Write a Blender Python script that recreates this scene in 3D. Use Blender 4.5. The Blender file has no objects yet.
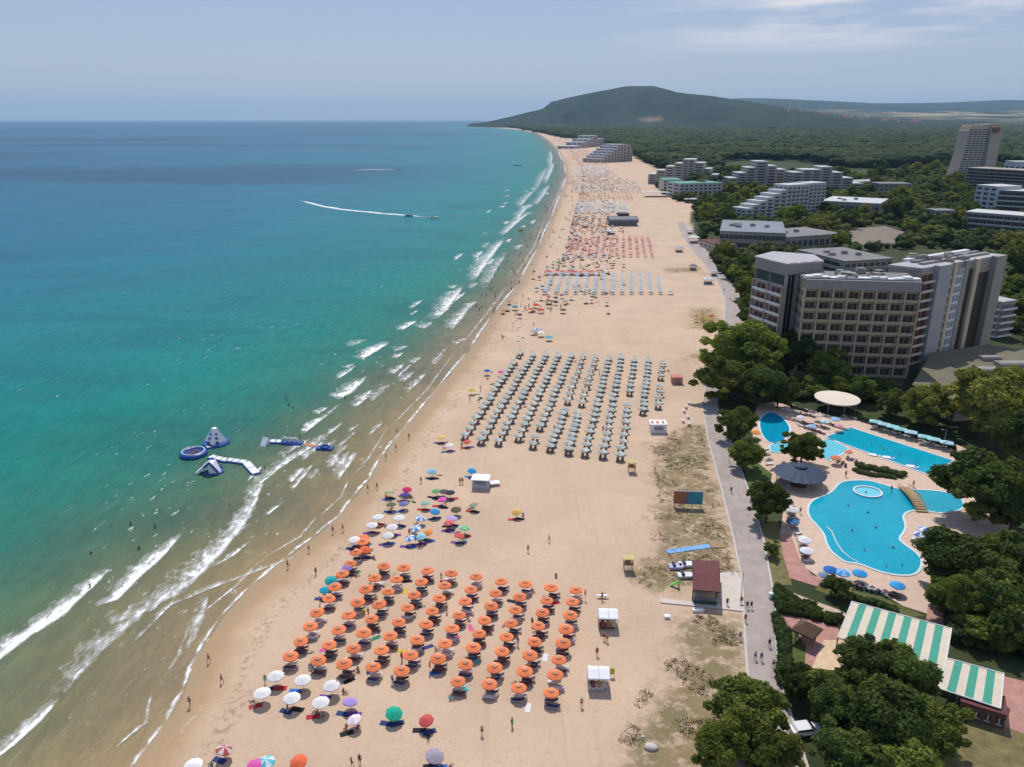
import bpy, bmesh, math, random
import numpy as np
from mathutils import Vector, Matrix, noise as mnoise
from mathutils.geometry import tessellate_polygon
random.seed(7); rng = np.random.default_rng(7)
R = math.radians
S = bpy.context.scene
COL = S.collection

# ------------------------------------------------------------------ camera, sky, sun, exposure
HCAM = 80.0; F = 765.0; TH = math.atan(264.5 / F)
cam_d = bpy.data.cameras.new("camera"); cam = bpy.data.objects.new("camera", cam_d); COL.objects.link(cam)
cam.location = (0, 0, HCAM); cam.rotation_euler = (math.pi / 2 - TH, 0, 0)
cam_d.sensor_width = 36; cam_d.lens = 36 * F / 1024; cam_d.clip_start = 1; cam_d.clip_end = 90000
S.camera = cam
SUN_EL, SUN_AZ = 60.0, -5.0          # azimuth measured from +Y towards +X: the sun stands ahead of the camera
world = bpy.data.worlds.new("World"); S.world = world; world.use_nodes = True
wn = world.node_tree; wn.nodes.clear()
W = lambda t, **k: _mk(wn, t, **k)
def _mk(nt, t, **k):
    n = nt.nodes.new(t)
    for a, b in k.items(): setattr(n, a, b)
    return n
sky = W('ShaderNodeTexSky', sky_type='NISHITA'); sky.sun_disc = False
sky.sun_elevation = R(SUN_EL); sky.sun_rotation = R(SUN_AZ); sky.air_density = 1.2; sky.dust_density = 1.0; sky.ozone_density = 1.0
tc = W('ShaderNodeTexCoord'); mp = W('ShaderNodeMapping'); mp.inputs['Scale'].default_value = (1.6, 1.6, 13.0)
mp.inputs['Location'].default_value = (0.35, 0.1, 0.0)
nz = W('ShaderNodeTexNoise'); nz.inputs['Scale'].default_value = 1.9; nz.inputs['Detail'].default_value = 8; nz.inputs['Roughness'].default_value = .62
rp = W('ShaderNodeMapRange'); rp.inputs[1].default_value = .43; rp.inputs[2].default_value = .60
sx = W('ShaderNodeSeparateXYZ')
mx1 = W('ShaderNodeMapRange'); mx1.inputs[1].default_value = .10; mx1.inputs[2].default_value = .34   # clouds over the land side
mz1 = W('ShaderNodeMapRange'); mz1.inputs[1].default_value = .068; mz1.inputs[2].default_value = .095
ml = W('ShaderNodeMath', operation='MULTIPLY'); ml2 = W('ShaderNodeMath', operation='MULTIPLY')
mixc = W('ShaderNodeMixRGB'); mixc.inputs[2].default_value = (8.4, 7.9, 8.1, 1)
tint = W('ShaderNodeMixRGB', blend_type='MULTIPLY'); tint.inputs[0].default_value = 1; tint.inputs[2].default_value = (1.0, .93, .98, 1)
bg = W('ShaderNodeBackground'); bg.inputs[1].default_value = 0.1
wo = W('ShaderNodeOutputWorld')
L = wn.links.new
L(tc.outputs['Generated'], mp.inputs[0]); L(mp.outputs[0], nz.inputs['Vector']); L(nz.outputs[0], rp.inputs[0])
L(tc.outputs['Generated'], sx.inputs[0]); L(sx.outputs[0], mx1.inputs[0]); L(sx.outputs[2], mz1.inputs[0])
L(rp.outputs[0], ml.inputs[0]); L(mx1.outputs[0], ml.inputs[1]); L(ml.outputs[0], ml2.inputs[0]); L(mz1.outputs[0], ml2.inputs[1])
flat = W('ShaderNodeMixRGB'); flat.inputs[0].default_value = .72; grad = W('ShaderNodeValToRGB'); e = grad.color_ramp.elements
e[0].position = 0.0; e[0].color = (.46, .555, .72, 1); e[1].position = .26; e[1].color = (.22, .345, .66, 1)
mul = W('ShaderNodeMixRGB', blend_type='MULTIPLY'); mul.inputs[0].default_value = 1; mul.inputs[2].default_value = (9.2, 9.2, 9.2, 1)
L(sx.outputs[2], grad.inputs[0]); L(grad.outputs[0], mul.inputs[1]); L(mul.outputs[0], flat.inputs[2])
L(sky.outputs[0], tint.inputs[1]); L(tint.outputs[0], flat.inputs[1]); L(flat.outputs[0], mixc.inputs[1]); L(ml2.outputs[0], mixc.inputs[0])
L(mixc.outputs[0], bg.inputs[0]); L(bg.outputs[0], wo.inputs[0])
sun_d = bpy.data.lights.new("sun", 'SUN'); sun_d.energy = 3.7; sun_d.angle = R(.5); sun_d.color = (1, .95, .87)
sun = bpy.data.objects.new("sun", sun_d); COL.objects.link(sun)
az = R(SUN_AZ); sv = Vector((math.sin(az) * math.cos(R(SUN_EL)), math.cos(az) * math.cos(R(SUN_EL)), math.sin(R(SUN_EL))))
sun.rotation_euler = sv.to_track_quat('Z', 'Y').to_euler(); sun.location = (0, 0, 300)
S.view_settings.view_transform = 'Standard'; S.view_settings.look = 'None'
S.view_settings.exposure = 0.06; S.view_settings.gamma = 1

# ------------------------------------------------------------------ helpers
def G(px, py, z=0.0):                                   # a spot of the photograph -> the point of the place at height z
    a = (px - 512) / F; b = (383.5 - py) / F; c, s = math.cos(TH), math.sin(TH)
    t = (z - HCAM) / (-s + b * c)
    return Vector((a * t, (c + b * s) * t, z))
def at_dist(px, py, Y):                                 # same, at a known distance
    a = (px - 512) / F; b = (383.5 - py) / F; c, s = math.cos(TH), math.sin(TH)
    t = Y / (c + b * s)
    return Vector((a * t, Y, HCAM + (-s + b * c) * t))
def to_px(x, y, z):
    c, s = math.cos(TH), math.sin(TH); rz = z - HCAM; d = y * c - rz * s; u = y * s + rz * c
    return 512 + F * x / d, 383.5 - F * u / d
def lerp(a, b, t): return a + (b - a) * t

class NT:
    def __init__(s, name):
        s.m = bpy.data.materials.new(name); s.m.use_nodes = True; s.t = s.m.node_tree; s.t.nodes.clear()
        s.o = s.n('ShaderNodeOutputMaterial'); s.p = s.n('ShaderNodeBsdfPrincipled'); s.l(s.p.outputs[0], s.o.inputs[0])
    def n(s, t, **k): return _mk(s.t, t, **k)
    def l(s, a, b): s.t.links.new(a, b)
    def noise(s, sc, det=4, rough=.55, vec=None, dist=0):
        x = s.n('ShaderNodeTexNoise'); x.inputs['Scale'].default_value = sc; x.inputs['Detail'].default_value = det
        x.inputs['Roughness'].default_value = rough; x.inputs['Distortion'].default_value = dist
        if vec is not None: s.l(vec, x.inputs['Vector'])
        return x.outputs[0]
    def rng(s, v, a, b, c=0., d=1.):
        x = s.n('ShaderNodeMapRange'); s.l(v, x.inputs[0])
        for i, q in enumerate((a, b, c, d)): x.inputs[i + 1].default_value = q
        return x.outputs[0]
    def mix(s, f, a, b, mode='MIX'):
        x = s.n('ShaderNodeMixRGB', blend_type=mode)
        for i, q in enumerate((f, a, b)):
            if isinstance(q, (int, float)): x.inputs[i].default_value = q
            elif isinstance(q, tuple): x.inputs[i].default_value = (*q, 1)
            else: s.l(q, x.inputs[i])
        return x.outputs[0]
    def math(s, op, a, b=0.):
        x = s.n('ShaderNodeMath', operation=op)
        for i, q in enumerate((a, b)):
            if isinstance(q, (int, float)): x.inputs[i].default_value = q
            else: s.l(q, x.inputs[i])
        return x.outputs[0]
    def attr(s, name): return s.n('ShaderNodeAttribute', attribute_name=name).outputs['Fac']
    def pos(s): return s.n('ShaderNodeNewGeometry').outputs['Position']
    def ramp(s, v, stops):
        x = s.n('ShaderNodeValToRGB'); s.l(v, x.inputs[0]); e = x.color_ramp.elements
        while len(e) < len(stops): e.new(.5)
        for q, (p, c) in zip(e, stops): q.position = p; q.color = (*c, 1)
        return x.outputs[0]
    def bump(s, h, st, dist):
        x = s.n('ShaderNodeBump'); x.inputs['Strength'].default_value = st; x.inputs['Distance'].default_value = dist
        s.l(h, x.inputs['Height']); s.l(x.outputs[0], s.p.inputs['Normal'])
MATS = {}
def mat(name, c, rough=.8, var=.18, scale=1.5, spec=.3, metal=0., objvar=0.):
    if name in MATS: return MATS[name]
    t = NT(name); p = t.pos(); nz = t.noise(scale, 5, .6, p)
    f = t.rng(nz, .3, .7, 1 - var, 1 + var * .6)
    if objvar:
        oi = t.n('ShaderNodeObjectInfo').outputs['Random']; f = t.math('MULTIPLY', f, t.rng(oi, 0, 1, 1 - objvar, 1 + objvar * .5))
    cc = t.n('ShaderNodeCombineColor')
    for i in range(3): t.l(f, cc.inputs[i])
    t.l(t.mix(1., c, cc.outputs[0], 'MULTIPLY'), t.p.inputs['Base Color'])
    t.p.inputs['Roughness'].default_value = rough; t.p.inputs['Specular IOR Level'].default_value = spec; t.p.inputs['Metallic'].default_value = metal
    MATS[name] = t.m; return t.m
def foliage(name, c1, c2, objvar=.35):
    if name in MATS: return MATS[name]
    t = NT(name); tcn = t.n('ShaderNodeTexCoord').outputs['Object']
    f = t.rng(t.noise(.35, 4, .6, tcn), .38, .62); f2 = t.rng(t.noise(3.0, 3, .6, tcn), .3, .7, .80, 1.55)
    col = t.mix(f, c1, c2)
    oi = t.n('ShaderNodeObjectInfo').outputs['Random']; k = t.math('MULTIPLY', f2, t.rng(oi, 0, 1, 1 - objvar, 1 + objvar))
    cc = t.n('ShaderNodeCombineColor')
    for i in range(3): t.l(k, cc.inputs[i])
    lc = t.mix(1., col, cc.outputs[0], 'MULTIPLY'); t.l(lc, t.p.inputs['Base Color']); tl = t.n('ShaderNodeBsdfTranslucent'); t.l(t.mix(1., lc, (1.5, 1.35, .7), 'MULTIPLY'), tl.inputs[0]); ms = t.n('ShaderNodeMixShader'); ms.inputs[0].default_value = .38; t.l(t.p.outputs[0], ms.inputs[1]); t.l(tl.outputs[0], ms.inputs[2]); t.l(ms.outputs[0], t.o.inputs[0])
    t.p.inputs['Roughness'].default_value = .7; t.p.inputs['Specular IOR Level'].default_value = .15
    MATS[name] = t.m; return t.m

class MB:
    def __init__(s): s.v = []; s.f = []; s.m = []
    def add(s, vs, fs, m=0):
        o = len(s.v); s.v += [tuple(v) for v in vs]; s.f += [tuple(i + o for i in f) for f in fs]; s.m += [m] * len(fs); return s
    def box(s, x0, y0, z0, x1, y1, z1, m=0):
        return s.add([(x0,y0,z0),(x1,y0,z0),(x1,y1,z0),(x0,y1,z0),(x0,y0,z1),(x1,y0,z1),(x1,y1,z1),(x0,y1,z1)],
                     [(0,3,2,1),(4,5,6,7),(0,1,5,4),(1,2,6,5),(2,3,7,6),(3,0,4,7)], m)
    def lathe(s, prof, n=12, c=(0, 0, 0), m=0, sx=1, sy=1, cap=True):
        vs = []; fs = []
        for r, z in prof:
            for i in range(n):
                a = 2 * math.pi * i / n; vs.append((c[0] + r * math.cos(a) * sx, c[1] + r * math.sin(a) * sy, c[2] + z))
        for k in range(len(prof) - 1):
            for i in range(n):
                j = (i + 1) % n; fs.append((k*n+i, k*n+j, (k+1)*n+j, (k+1)*n+i))
        if cap: fs.append(tuple(range(n))[::-1]); fs.append(tuple((len(prof)-1)*n + i for i in range(n)))
        return s.add(vs, fs, m)
    def prism(s, poly, z0, z1, m=0, mtop=None):
        n = len(poly); vs = [(p[0], p[1], z0) for p in poly] + [(p[0], p[1], z1) for p in poly]
        s.add(vs, [(i, (i+1) % n, n+(i+1) % n, n+i) for i in range(n)], m)
        tri = tessellate_polygon([[Vector((p[0], p[1], 0)) for p in poly]])
        s.add([(p[0], p[1], z1) for p in poly], [tuple(t) for t in tri], m if mtop is None else mtop)
        return s.add([(p[0], p[1], z0) for p in poly], [tuple(t)[::-1] for t in tri], m)
    def sheet(s, poly, z, m=0):
        tri = tessellate_polygon([[Vector((p[0], p[1], 0)) for p in poly]])
        return s.add([(p[0], p[1], z) for p in poly], [tuple(t) for t in tri], m)
    def tube(s, a, b, r0, r1=None, n=6, m=0):
        a, b = Vector(a), Vector(b); r1 = r0 if r1 is None else r1; d = (b - a).normalized()
        u = d.orthogonal().normalized(); w = d.cross(u); vs = []
        for p, r in ((a, r0), (b, r1)):
            for i in range(n): t = 2*math.pi*i/n; vs.append(p + (u*math.cos(t) + w*math.sin(t)) * r)
        return s.add(vs, [(i, (i+1) % n, n+(i+1) % n, n+i) for i in range(n)] + [tuple(range(n))[::-1], tuple(range(n, 2*n))], m)
    def mesh(s, name, mats, smooth=False):
        me = bpy.data.meshes.new(name); me.from_pydata(s.v, [], s.f)
        for q in (mats if isinstance(mats, (list, tuple)) else [mats]): me.materials.append(q)
        me.polygons.foreach_set('material_index', s.m)
        bm = bmesh.new(); bm.from_mesh(me); bmesh.ops.recalc_face_normals(bm, faces=bm.faces); bm.to_mesh(me); bm.free()
        if smooth: me.polygons.foreach_set('use_smooth', [True] * len(me.polygons))
        me.update(); return me
    def build(s, name, mats, parent=None, smooth=False): return link(name, s.mesh(name, mats, smooth), parent)
def link(name, me, parent=None, loc=None, rz=0):
    o = bpy.data.objects.new(name, me); COL.objects.link(o)
    if parent: o.parent = parent
    if loc is not None: o.location = loc
    if rz: o.rotation_euler = (0, 0, rz)
    return o
def tag(o, label, cat, group=None, kind=None):
    if label: o['label'] = label
    if cat: o['category'] = cat
    if group: o['group'] = group
    if kind: o['kind'] = kind
    return o
def thing(name, label, cat, loc=(0, 0, 0), rz=0, group=None, sc=1):
    o = link(name, None, None, loc, rz); o.scale = (sc, sc, sc); o.empty_display_size = .5
    return tag(o, label, cat, group)
def copy_tree(src, loc, rz=0, label=None, group=None, sc=None):
    r = src.copy(); COL.objects.link(r); r.location = loc; r.rotation_euler = (0, 0, rz)
    if sc is not None: r.scale = sc if isinstance(sc, tuple) else (sc, sc, sc)
    if label: r['label'] = label
    if group: r['group'] = group
    for ch in list(src.children):
        c = ch.copy(); COL.objects.link(c); c.parent = r
        for g in list(ch.children):
            d = g.copy(); COL.objects.link(d); d.parent = c
    return r
def structure(o): o['kind'] = 'structure'; return o
def pts(*a, z=0.): return [G(x, y, z) for x, y in a]
def np_mesh(name, V, Fq, mats, smooth=True, attrs=None):
    me = bpy.data.meshes.new(name); me.vertices.add(len(V)); me.vertices.foreach_set('co', np.asarray(V, dtype=np.float32).ravel())
    Fq = np.asarray(Fq, dtype=np.int32); n, k = Fq.shape
    me.loops.add(n * k); me.loops.foreach_set('vertex_index', Fq.ravel()); me.polygons.add(n)
    me.polygons.foreach_set('loop_start', np.arange(0, n * k, k, dtype=np.int32))
    if smooth: me.polygons.foreach_set('use_smooth', np.ones(n, dtype=bool))
    for q in (mats if isinstance(mats, (list, tuple)) else [mats]): me.materials.append(q)
    for an, av in (attrs or {}).items():
        at = me.attributes.new(an, 'FLOAT', 'POINT'); at.data.foreach_set('value', np.asarray(av, dtype=np.float32))
    me.update(calc_edges=True); me.validate(); return me
def in_poly(X, Y, poly):
    r = np.zeros(X.shape, bool); n = len(poly)
    for i in range(n):
        x0, y0 = poly[i][0], poly[i][1]; x1, y1 = poly[(i+1) % n][0], poly[(i+1) % n][1]
        c = ((y0 > Y) != (y1 > Y)) & (X < (x1 - x0) * (Y - y0) / ((y1 - y0) or 1e-9) + x0); r ^= c
    return r
def seg_dist(X, Y, P):
    best = np.full(X.shape, 1e18); T = np.zeros(X.shape)
    for i in range(len(P) - 1):
        ax, ay = P[i][0], P[i][1]; bx, by = P[i+1][0], P[i+1][1]; dx, dy = bx-ax, by-ay; l2 = dx*dx + dy*dy
        t = np.clip(((X-ax)*dx + (Y-ay)*dy) / l2, 0, 1); d = (X-ax-t*dx)**2 + (Y-ay-t*dy)**2
        m = d < best; best = np.where(m, d, best); T = np.where(m, i + t, T)
    return np.sqrt(best), T

# ------------------------------------------------------------------ shoreline
SH_PX = [(60,1000),(112,810),(135,767),(150,746),(169,722),(187,688),(199,655),(222,618),(254,585),(290,556),(316,536),(342,515),(356,496),(371,478),(382,457),
         (405,429),(438,389),(470,350),(494,314),(519,284),(539,247),(551,219),(563,190),(567,176),(565,163),(558,150),(548,140),(537,133),(518,129.6),(492,127.6),(466,126.2)]
SHORE = [G(x, y) for x, y in SH_PX]
SHORE = [Vector((-60, 15, 0))] + SHORE + [SHORE[-1] + Vector((60, 600, 0)), SHORE[-1] + Vector((4000, 9000, 0)), Vector((9000, 46000, 0))]
LANDP = SHORE + [Vector((60000, 46000, 0)), Vector((60000, 10, 0)), Vector((-40, 10, 0))]
def polar(na, nr, a0, a1, r0, r1):
    a = np.linspace(R(a0), R(a1), na); r = np.exp(np.linspace(math.log(r0), math.log(r1), nr))
    A, Rr = np.meshgrid(a, r); X = Rr * np.sin(A); Y = Rr * np.cos(A)
    i = np.arange(nr-1)[:, None] * na + np.arange(na-1)[None, :]
    Q = np.stack([i, i+1, i+na+1, i+na], -1).reshape(-1, 4)
    return X.ravel(), Y.ravel(), Q
def wob(X, Y, s, a):                                     # cheap smooth noise
    return a * (np.sin(X/s + 1.3*np.sin(Y/s*.7)) + np.sin(Y/s*1.3 + 1.7*np.sin(X/s*.6)) + .5*np.sin((X+Y)/s*2.1)) / 2.5

# ---- sea
X, Y, Q = polar(260, 420, -62, 50, 40, 46000)
d, _ = seg_dist(X, Y, SHORE); ins = in_poly(X, Y, LANDP); sd = np.where(ins, -d, d)
keep = (sd[Q] > -25).any(1)
t = NT('sea_water'); P = t.pos()
dn = t.math('ADD', t.attr('d'), t.math('MULTIPLY', t.math('SUBTRACT', t.noise(.03, 5, .6, P), .5), t.math('MULTIPLY', t.math('POWER', t.math('MAXIMUM', t.attr('d'), 1.), .7), 2.6)))
tt = t.math('POWER', t.math('MAXIMUM', t.math('DIVIDE', dn, 2000.), 0.00001), .33)
col = t.ramp(tt, [(0, (.42,.29,.155)), (.15, (.29,.215,.11)), (.225, (.19,.18,.09)), (.27, (.095,.165,.09)), (.32, (.030,.18,.125)), (.40, (.004,.20,.162)), (.52, (.002,.19,.20)),
                  (.68, (.001,.155,.22)), (1, (.001,.11,.20))])
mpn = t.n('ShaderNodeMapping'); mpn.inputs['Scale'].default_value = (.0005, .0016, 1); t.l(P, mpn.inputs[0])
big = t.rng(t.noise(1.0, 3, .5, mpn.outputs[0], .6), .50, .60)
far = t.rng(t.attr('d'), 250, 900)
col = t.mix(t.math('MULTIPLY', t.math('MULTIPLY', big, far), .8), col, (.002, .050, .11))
mp2 = t.n('ShaderNodeMapping'); mp2.inputs['Rotation'].default_value = (0, 0, R(-25)); mp2.inputs['Scale'].default_value = (.45, .14, 1); t.l(P, mp2.inputs[0])
rip = t.noise(.9, 6, .62, mp2.outputs[0], .4)
# small whitecaps and sea sparkle painted into the colour: broken flecks along the ripple crests
mp3 = t.n('ShaderNodeMapping'); mp3.inputs['Rotation'].default_value = (0, 0, R(-30)); mp3.inputs['Scale'].default_value = (.55, .22, 1); t.l(P, mp3.inputs[0])
fl = t.rng(t.noise(1.2, 7, .72, mp3.outputs[0]), .625, .66)
zone = t.math('MULTIPLY', t.rng(t.noise(.022, 3, .6, P), .47, .6), t.rng(t.attr('d'), 260, 40, .35, 1.))
fl = t.math('MULTIPLY', fl, zone)
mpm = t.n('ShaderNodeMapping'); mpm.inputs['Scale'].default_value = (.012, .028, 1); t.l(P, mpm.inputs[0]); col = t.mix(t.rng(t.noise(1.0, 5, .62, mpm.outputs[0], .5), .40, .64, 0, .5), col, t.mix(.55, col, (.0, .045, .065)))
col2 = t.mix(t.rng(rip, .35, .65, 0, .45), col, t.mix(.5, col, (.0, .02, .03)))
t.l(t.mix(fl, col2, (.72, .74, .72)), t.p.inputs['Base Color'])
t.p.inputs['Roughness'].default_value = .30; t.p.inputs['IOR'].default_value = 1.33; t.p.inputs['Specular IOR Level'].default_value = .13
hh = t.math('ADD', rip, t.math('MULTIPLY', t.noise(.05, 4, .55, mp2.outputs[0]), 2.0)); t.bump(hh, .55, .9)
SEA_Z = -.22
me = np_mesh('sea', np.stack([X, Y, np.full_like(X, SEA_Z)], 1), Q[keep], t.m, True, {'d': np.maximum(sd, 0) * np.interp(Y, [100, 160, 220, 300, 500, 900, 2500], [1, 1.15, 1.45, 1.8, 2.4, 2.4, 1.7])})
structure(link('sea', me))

# ---- land sheet (beach, dune, ground to the horizon)
X, Y, Q = polar(420, 520, -50, 52, 42, 46000)
d, _ = seg_dist(X, Y, SHORE); ins = in_poly(X, Y, LANDP); sd = np.where(ins, d, -d)
keep = (sd[Q] > -12).any(1)
Z = np.where(sd > 6, 0, np.clip((sd + wob(X, Y, 5, .8)) * .035 - .21, -1.2, 0)); Z = np.minimum(Z, 0)
def blur_mask(poly, soft, wobs=4., amp=2.5):
    d, _ = seg_dist(X, Y, list(poly) + [poly[0]]); s = np.where(in_poly(X, Y, poly), d, -d) + wob(X, Y, wobs, amp)
    return np.clip(s / soft + .5, 0, 1)
SCRUB = [pts((651,442),(688,424),(712,428),(724,490),(737,545),(743,580),(725,585),(660,592),(640,585),(622,572),(648,556),(658,500)),
         pts((690,616),(743,614),(746,650),(760,700),(740,800),(606,800),(622,735),(640,690),(668,655),(676,632)),
         pts((690,309),(716,306),(722,330),(688,328)), pts((664,268),(700,266),(704,274),(668,273)), pts((684,352),(712,350),(716,362),(686,360))]
scr = np.zeros_like(X)
for k, p_ in enumerate(SCRUB): scr = np.maximum(scr, blur_mask(p_, 7. if k < 2 else 9.))
GREEN = pts((740,760),(780,690),(776,600),(770,572),(757,540),(733,470),(718,415),(716,395),(745,350),(745,310),(737,290),(714,270),(706,250),(693,232),(690,215),(700,200),(684,186),(660,170),
            (640,160),(622,150),(606,143),(590,139),(572,137.5),(556,136),(535,131),(518,128.5),(492,126.8),(470,125.6)) + [Vector((1500, 20000, 0)), Vector((9000, 46000, 0)), Vector((46000, 46000, 0)), Vector((46000, 0, 0)), Vector((60, 0, 0))]
dg, _ = seg_dist(X, Y, GREEN + [GREEN[0]]); sg = np.where(in_poly(X, Y, GREEN), dg, -dg); grn = np.clip(sg / 1.2 + .5, 0, 1)
t = NT('beach_sand'); P = t.pos()
n1 = t.rng(t.noise(.06, 6, .6, P), .3, .7); n2 = t.rng(t.noise(1.2, 5, .65, P), .25, .75)
sand = t.mix(n1, (.47, .345, .245), (.585, .43, .305)); sand = t.mix(t.rng(n2, 0, 1, 0, .35), sand, (.45, .32, .215))
foot = t.rng(t.noise(.55, 5, .7, P), .54, .68); sand = t.mix(t.math('MULTIPLY', foot, .28), sand, (.36, .25, .17))
trod = t.math('MULTIPLY', t.rng(t.noise(2.2, 3, .75, P), .50, .62), t.rng(t.noise(.05, 3, .6, P), .42, .60)); sand = t.mix(t.math('MULTIPLY', trod, .38), sand, (.34, .24, .165))
mpt = t.n('ShaderNodeMapping'); mpt.inputs['Rotation'].default_value = (0, 0, R(-7)); mpt.inputs['Scale'].default_value = (.55, .012, 1); t.l(P, mpt.inputs[0])
trk = t.math('MULTIPLY', t.rng(t.noise(1.3, 2, .4, mpt.outputs[0]), .60, .66), t.rng(t.noise(.02, 2, .5, P), .5, .56)); sand = t.mix(t.math('MULTIPLY', trk, .22), sand, (.36, .26, .18))
wet = t.math('ADD', t.attr('sd'), t.math('MULTIPLY', t.math('SUBTRACT', t.noise(.12, 4, .6, P), .5), 7.))
wetf = t.rng(wet, 7.4, 3.4); sand = t.mix(wetf, sand, (.38, .245, .13)); sand = t.mix(t.rng(wet, 3.5, .2), sand, (.33, .23, .13))
tide = t.math('MULTIPLY', t.rng(wet, 6.5, 7.5), t.rng(wet, 9.5, 8.2)); sand = t.mix(t.math('MULTIPLY', tide, t.rng(t.noise(.8, 4, .7, P), .5, .6, 0, .7)), sand, (.28, .17, .09))
sn = t.noise(.42, 7, .75, P); sf = t.math('MULTIPLY', t.rng(t.math('ADD', sn, t.math('MULTIPLY', t.attr('scrub'), .16)), .545, .66), t.attr('scrub'))
sb = t.mix(t.rng(t.noise(.15, 4, .6, P), .4, .6), (.21, .155, .075), (.13, .115, .045))
sand = t.mix(t.math('MULTIPLY', t.attr('scrub'), .25), sand, (.40, .29, .18)); sand = t.mix(t.math('MULTIPLY', sf, .8), sand, sb)
gsoil = t.mix(t.rng(t.noise(.08, 6, .6, P), .4, .6), (.050, .062, .022), (.030, .042, .016)); 
base = t.mix(t.attr('green'), sand, gsoil); t.l(base, t.p.inputs['Base Color'])
t.l(t.rng(wetf, 0, 1, .92, .45), t.p.inputs['Roughness']); t.p.inputs['Specular IOR Level'].default_value = .2
t.bump(t.math('ADD', t.noise(.9, 6, .7, P), t.math('MULTIPLY', sf, .5)), .5, .25)
me = np_mesh('ground', np.stack([X, Y, Z], 1), Q[keep], t.m, True, {'sd': sd, 'scrub': scr, 'green': grn})
structure(link('ground', me))

# ---- foam ribbons on the water
t = NT('sea_foam'); P = t.pos(); t.p.inputs['Base Color'].default_value = (.80, .81, .79, 1); t.p.inputs['Roughness'].default_value = .7
mpf = t.n('ShaderNodeMapping'); mpf.inputs['Rotation'].default_value = (0, 0, R(-28)); mpf.inputs['Scale'].default_value = (1, .45, 1); t.l(P, mpf.inputs[0])
fn = t.noise(.9, 8, .72, mpf.outputs[0], .5); fn2 = t.noise(.22, 3, .6, P)
aa = t.math('ADD', t.math('MULTIPLY', t.math('SUBTRACT', fn, .5), 2.6), t.math('ADD', t.attr('w'), t.math('MULTIPLY', t.math('SUBTRACT', fn2, .5), .9)))
tr = t.n('ShaderNodeBsdfTransparent'); ms = t.n('ShaderNodeMixShader'); t.l(t.math('MAXIMUM', t.rng(aa, .46, .80, 0, .9), t.rng(aa, .05, .5, 0, .30)), ms.inputs[0]); t.l(tr.outputs[0], ms.inputs[1]); t.l(t.p.outputs[0], ms.inputs[2]); t.l(ms.outputs[0], t.o.inputs[0])
FOAM = t.m
FV, FF, FW = [], [], []
def foam(px, width, dens=1., z=SEA_Z + .05, back=True, seg=5):
    P_ = [G(x, y, z) for x, y in px]; pl = []; zo = len(FV) % 997 * .0001
    for a, b in zip(P_, P_[1:]):
        for k in range(seg): pl.append(a.lerp(b, k / seg))
    pl.append(P_[-1]); n = len(pl); o = len(FV); m = 7
    for i, p in enumerate(pl):
        u = i / (n - 1); tg = (pl[min(i+1, n-1)] - pl[max(i-1, 0)]).normalized(); nr = Vector((-tg.y, tg.x, 0))
        wd = (width if width < 10 else 5 + width * .35) * (.25 + .75 * math.sin(math.pi * min(1, max(0, u * .9 + .05)))) * (.8 + .4 * random.random())
        for j in range(m):
            v = j / (m - 1); FV.append(tuple(p + nr * (wd * (v - .06)) + Vector((0, 0, zo + random.uniform(0, .02)))))
            e = min(1, u * 6, (1 - u) * 6)
            prof = (0., 1.0, .85, .62, .42, .22, 0.)[j] if back else (0, .6, .9, 1, .9, .6, 0)[j]
            FW.append(prof * dens * e)
    for i in range(n - 1):
        for j in range(m - 1): a = o + i*m + j; FF.append((a, a+m, a+m+1, a+1))
foam([(-30,678),(0,660),(31,636),(63,616),(92,588),(117,563)], 5.2, 1.1)
foam([(94,607),(118,600),(139,578),(164,556),(188,527)], 4.6, 1.1)
foam([(-20,775),(0,757),(21,740),(45,717),(63,694)], 3.0, .95)
foam([(63,694),(84,672),(115,640),(146,613),(174,597),(202,576)], 6.0, .62)
foam([(150,612),(174,596),(202,575),(223,552),(244,528),(259,503)], 6.5, .78)
foam([(132,645),(171,606),(209,590),(259,571),(300,556)], 1.6, .62)
foam([(186,655),(197,637),(205,615),(209,594)], 3.0, .6)
foam([(176,600),(212,563),(238,534),(256,505),(264,482),(282,467),(316,445),(337,430)], 4.2, .8)
foam([(309,430),(324,417)], 3.4, 1.0); foam([(267,516),(282,504)], 1.8, .9); foam([(212,568),(234,556),(251,541)], 1.8, .8)
foam([(230,765),(258,750),(285,722)], 2.0, .6)
foam([(180,735),(200,712),(225,690)], 1.2, .45)
foam([(304,434),(325,418)], 4, 1.); foam([(338,400),(352,393),(369,376)], 7, .95); foam([(362,360),(376,352),(391,342)], 8, 1.0); foam([(350,347),(368,340)], 6, .6)
foam([(402,331),(418,321)], 6, 1.); foam([(436,320),(448,310),(458,296),(464,286)], 13, .85); foam([(452,330),(463,318),(472,303)], 7, .75); foam([(424,329),(434,322)], 6, .7)
foam([(474,282),(484,268),(497,250),(506,238)], 16, .8); foam([(486,288),(497,270),(508,252)], 9, .55)
foam([(503,236),(512,228),(521,220),(531,212)], 16, .75); foam([(516,222),(524,212),(532,203)], 14, .7); foam([(520,208),(528,198),(536,190)], 20, .6)
foam([(536,206),(544,196),(551,184)], 16, .65); foam([(546,184),(552,172),(555,162)], 26, .65); foam([(551,168),(553,158),(551,150)], 30, .6); foam([(536,192),(543,178),(547,168)], 22, .5)
foam([(395,352),(410,346)], 5, .6); foam([(372,402),(392,384)], 4, .55); foam([(320,452),(338,440)], 3, .6); foam([(455,345),(468,338)], 4, .5)
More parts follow.
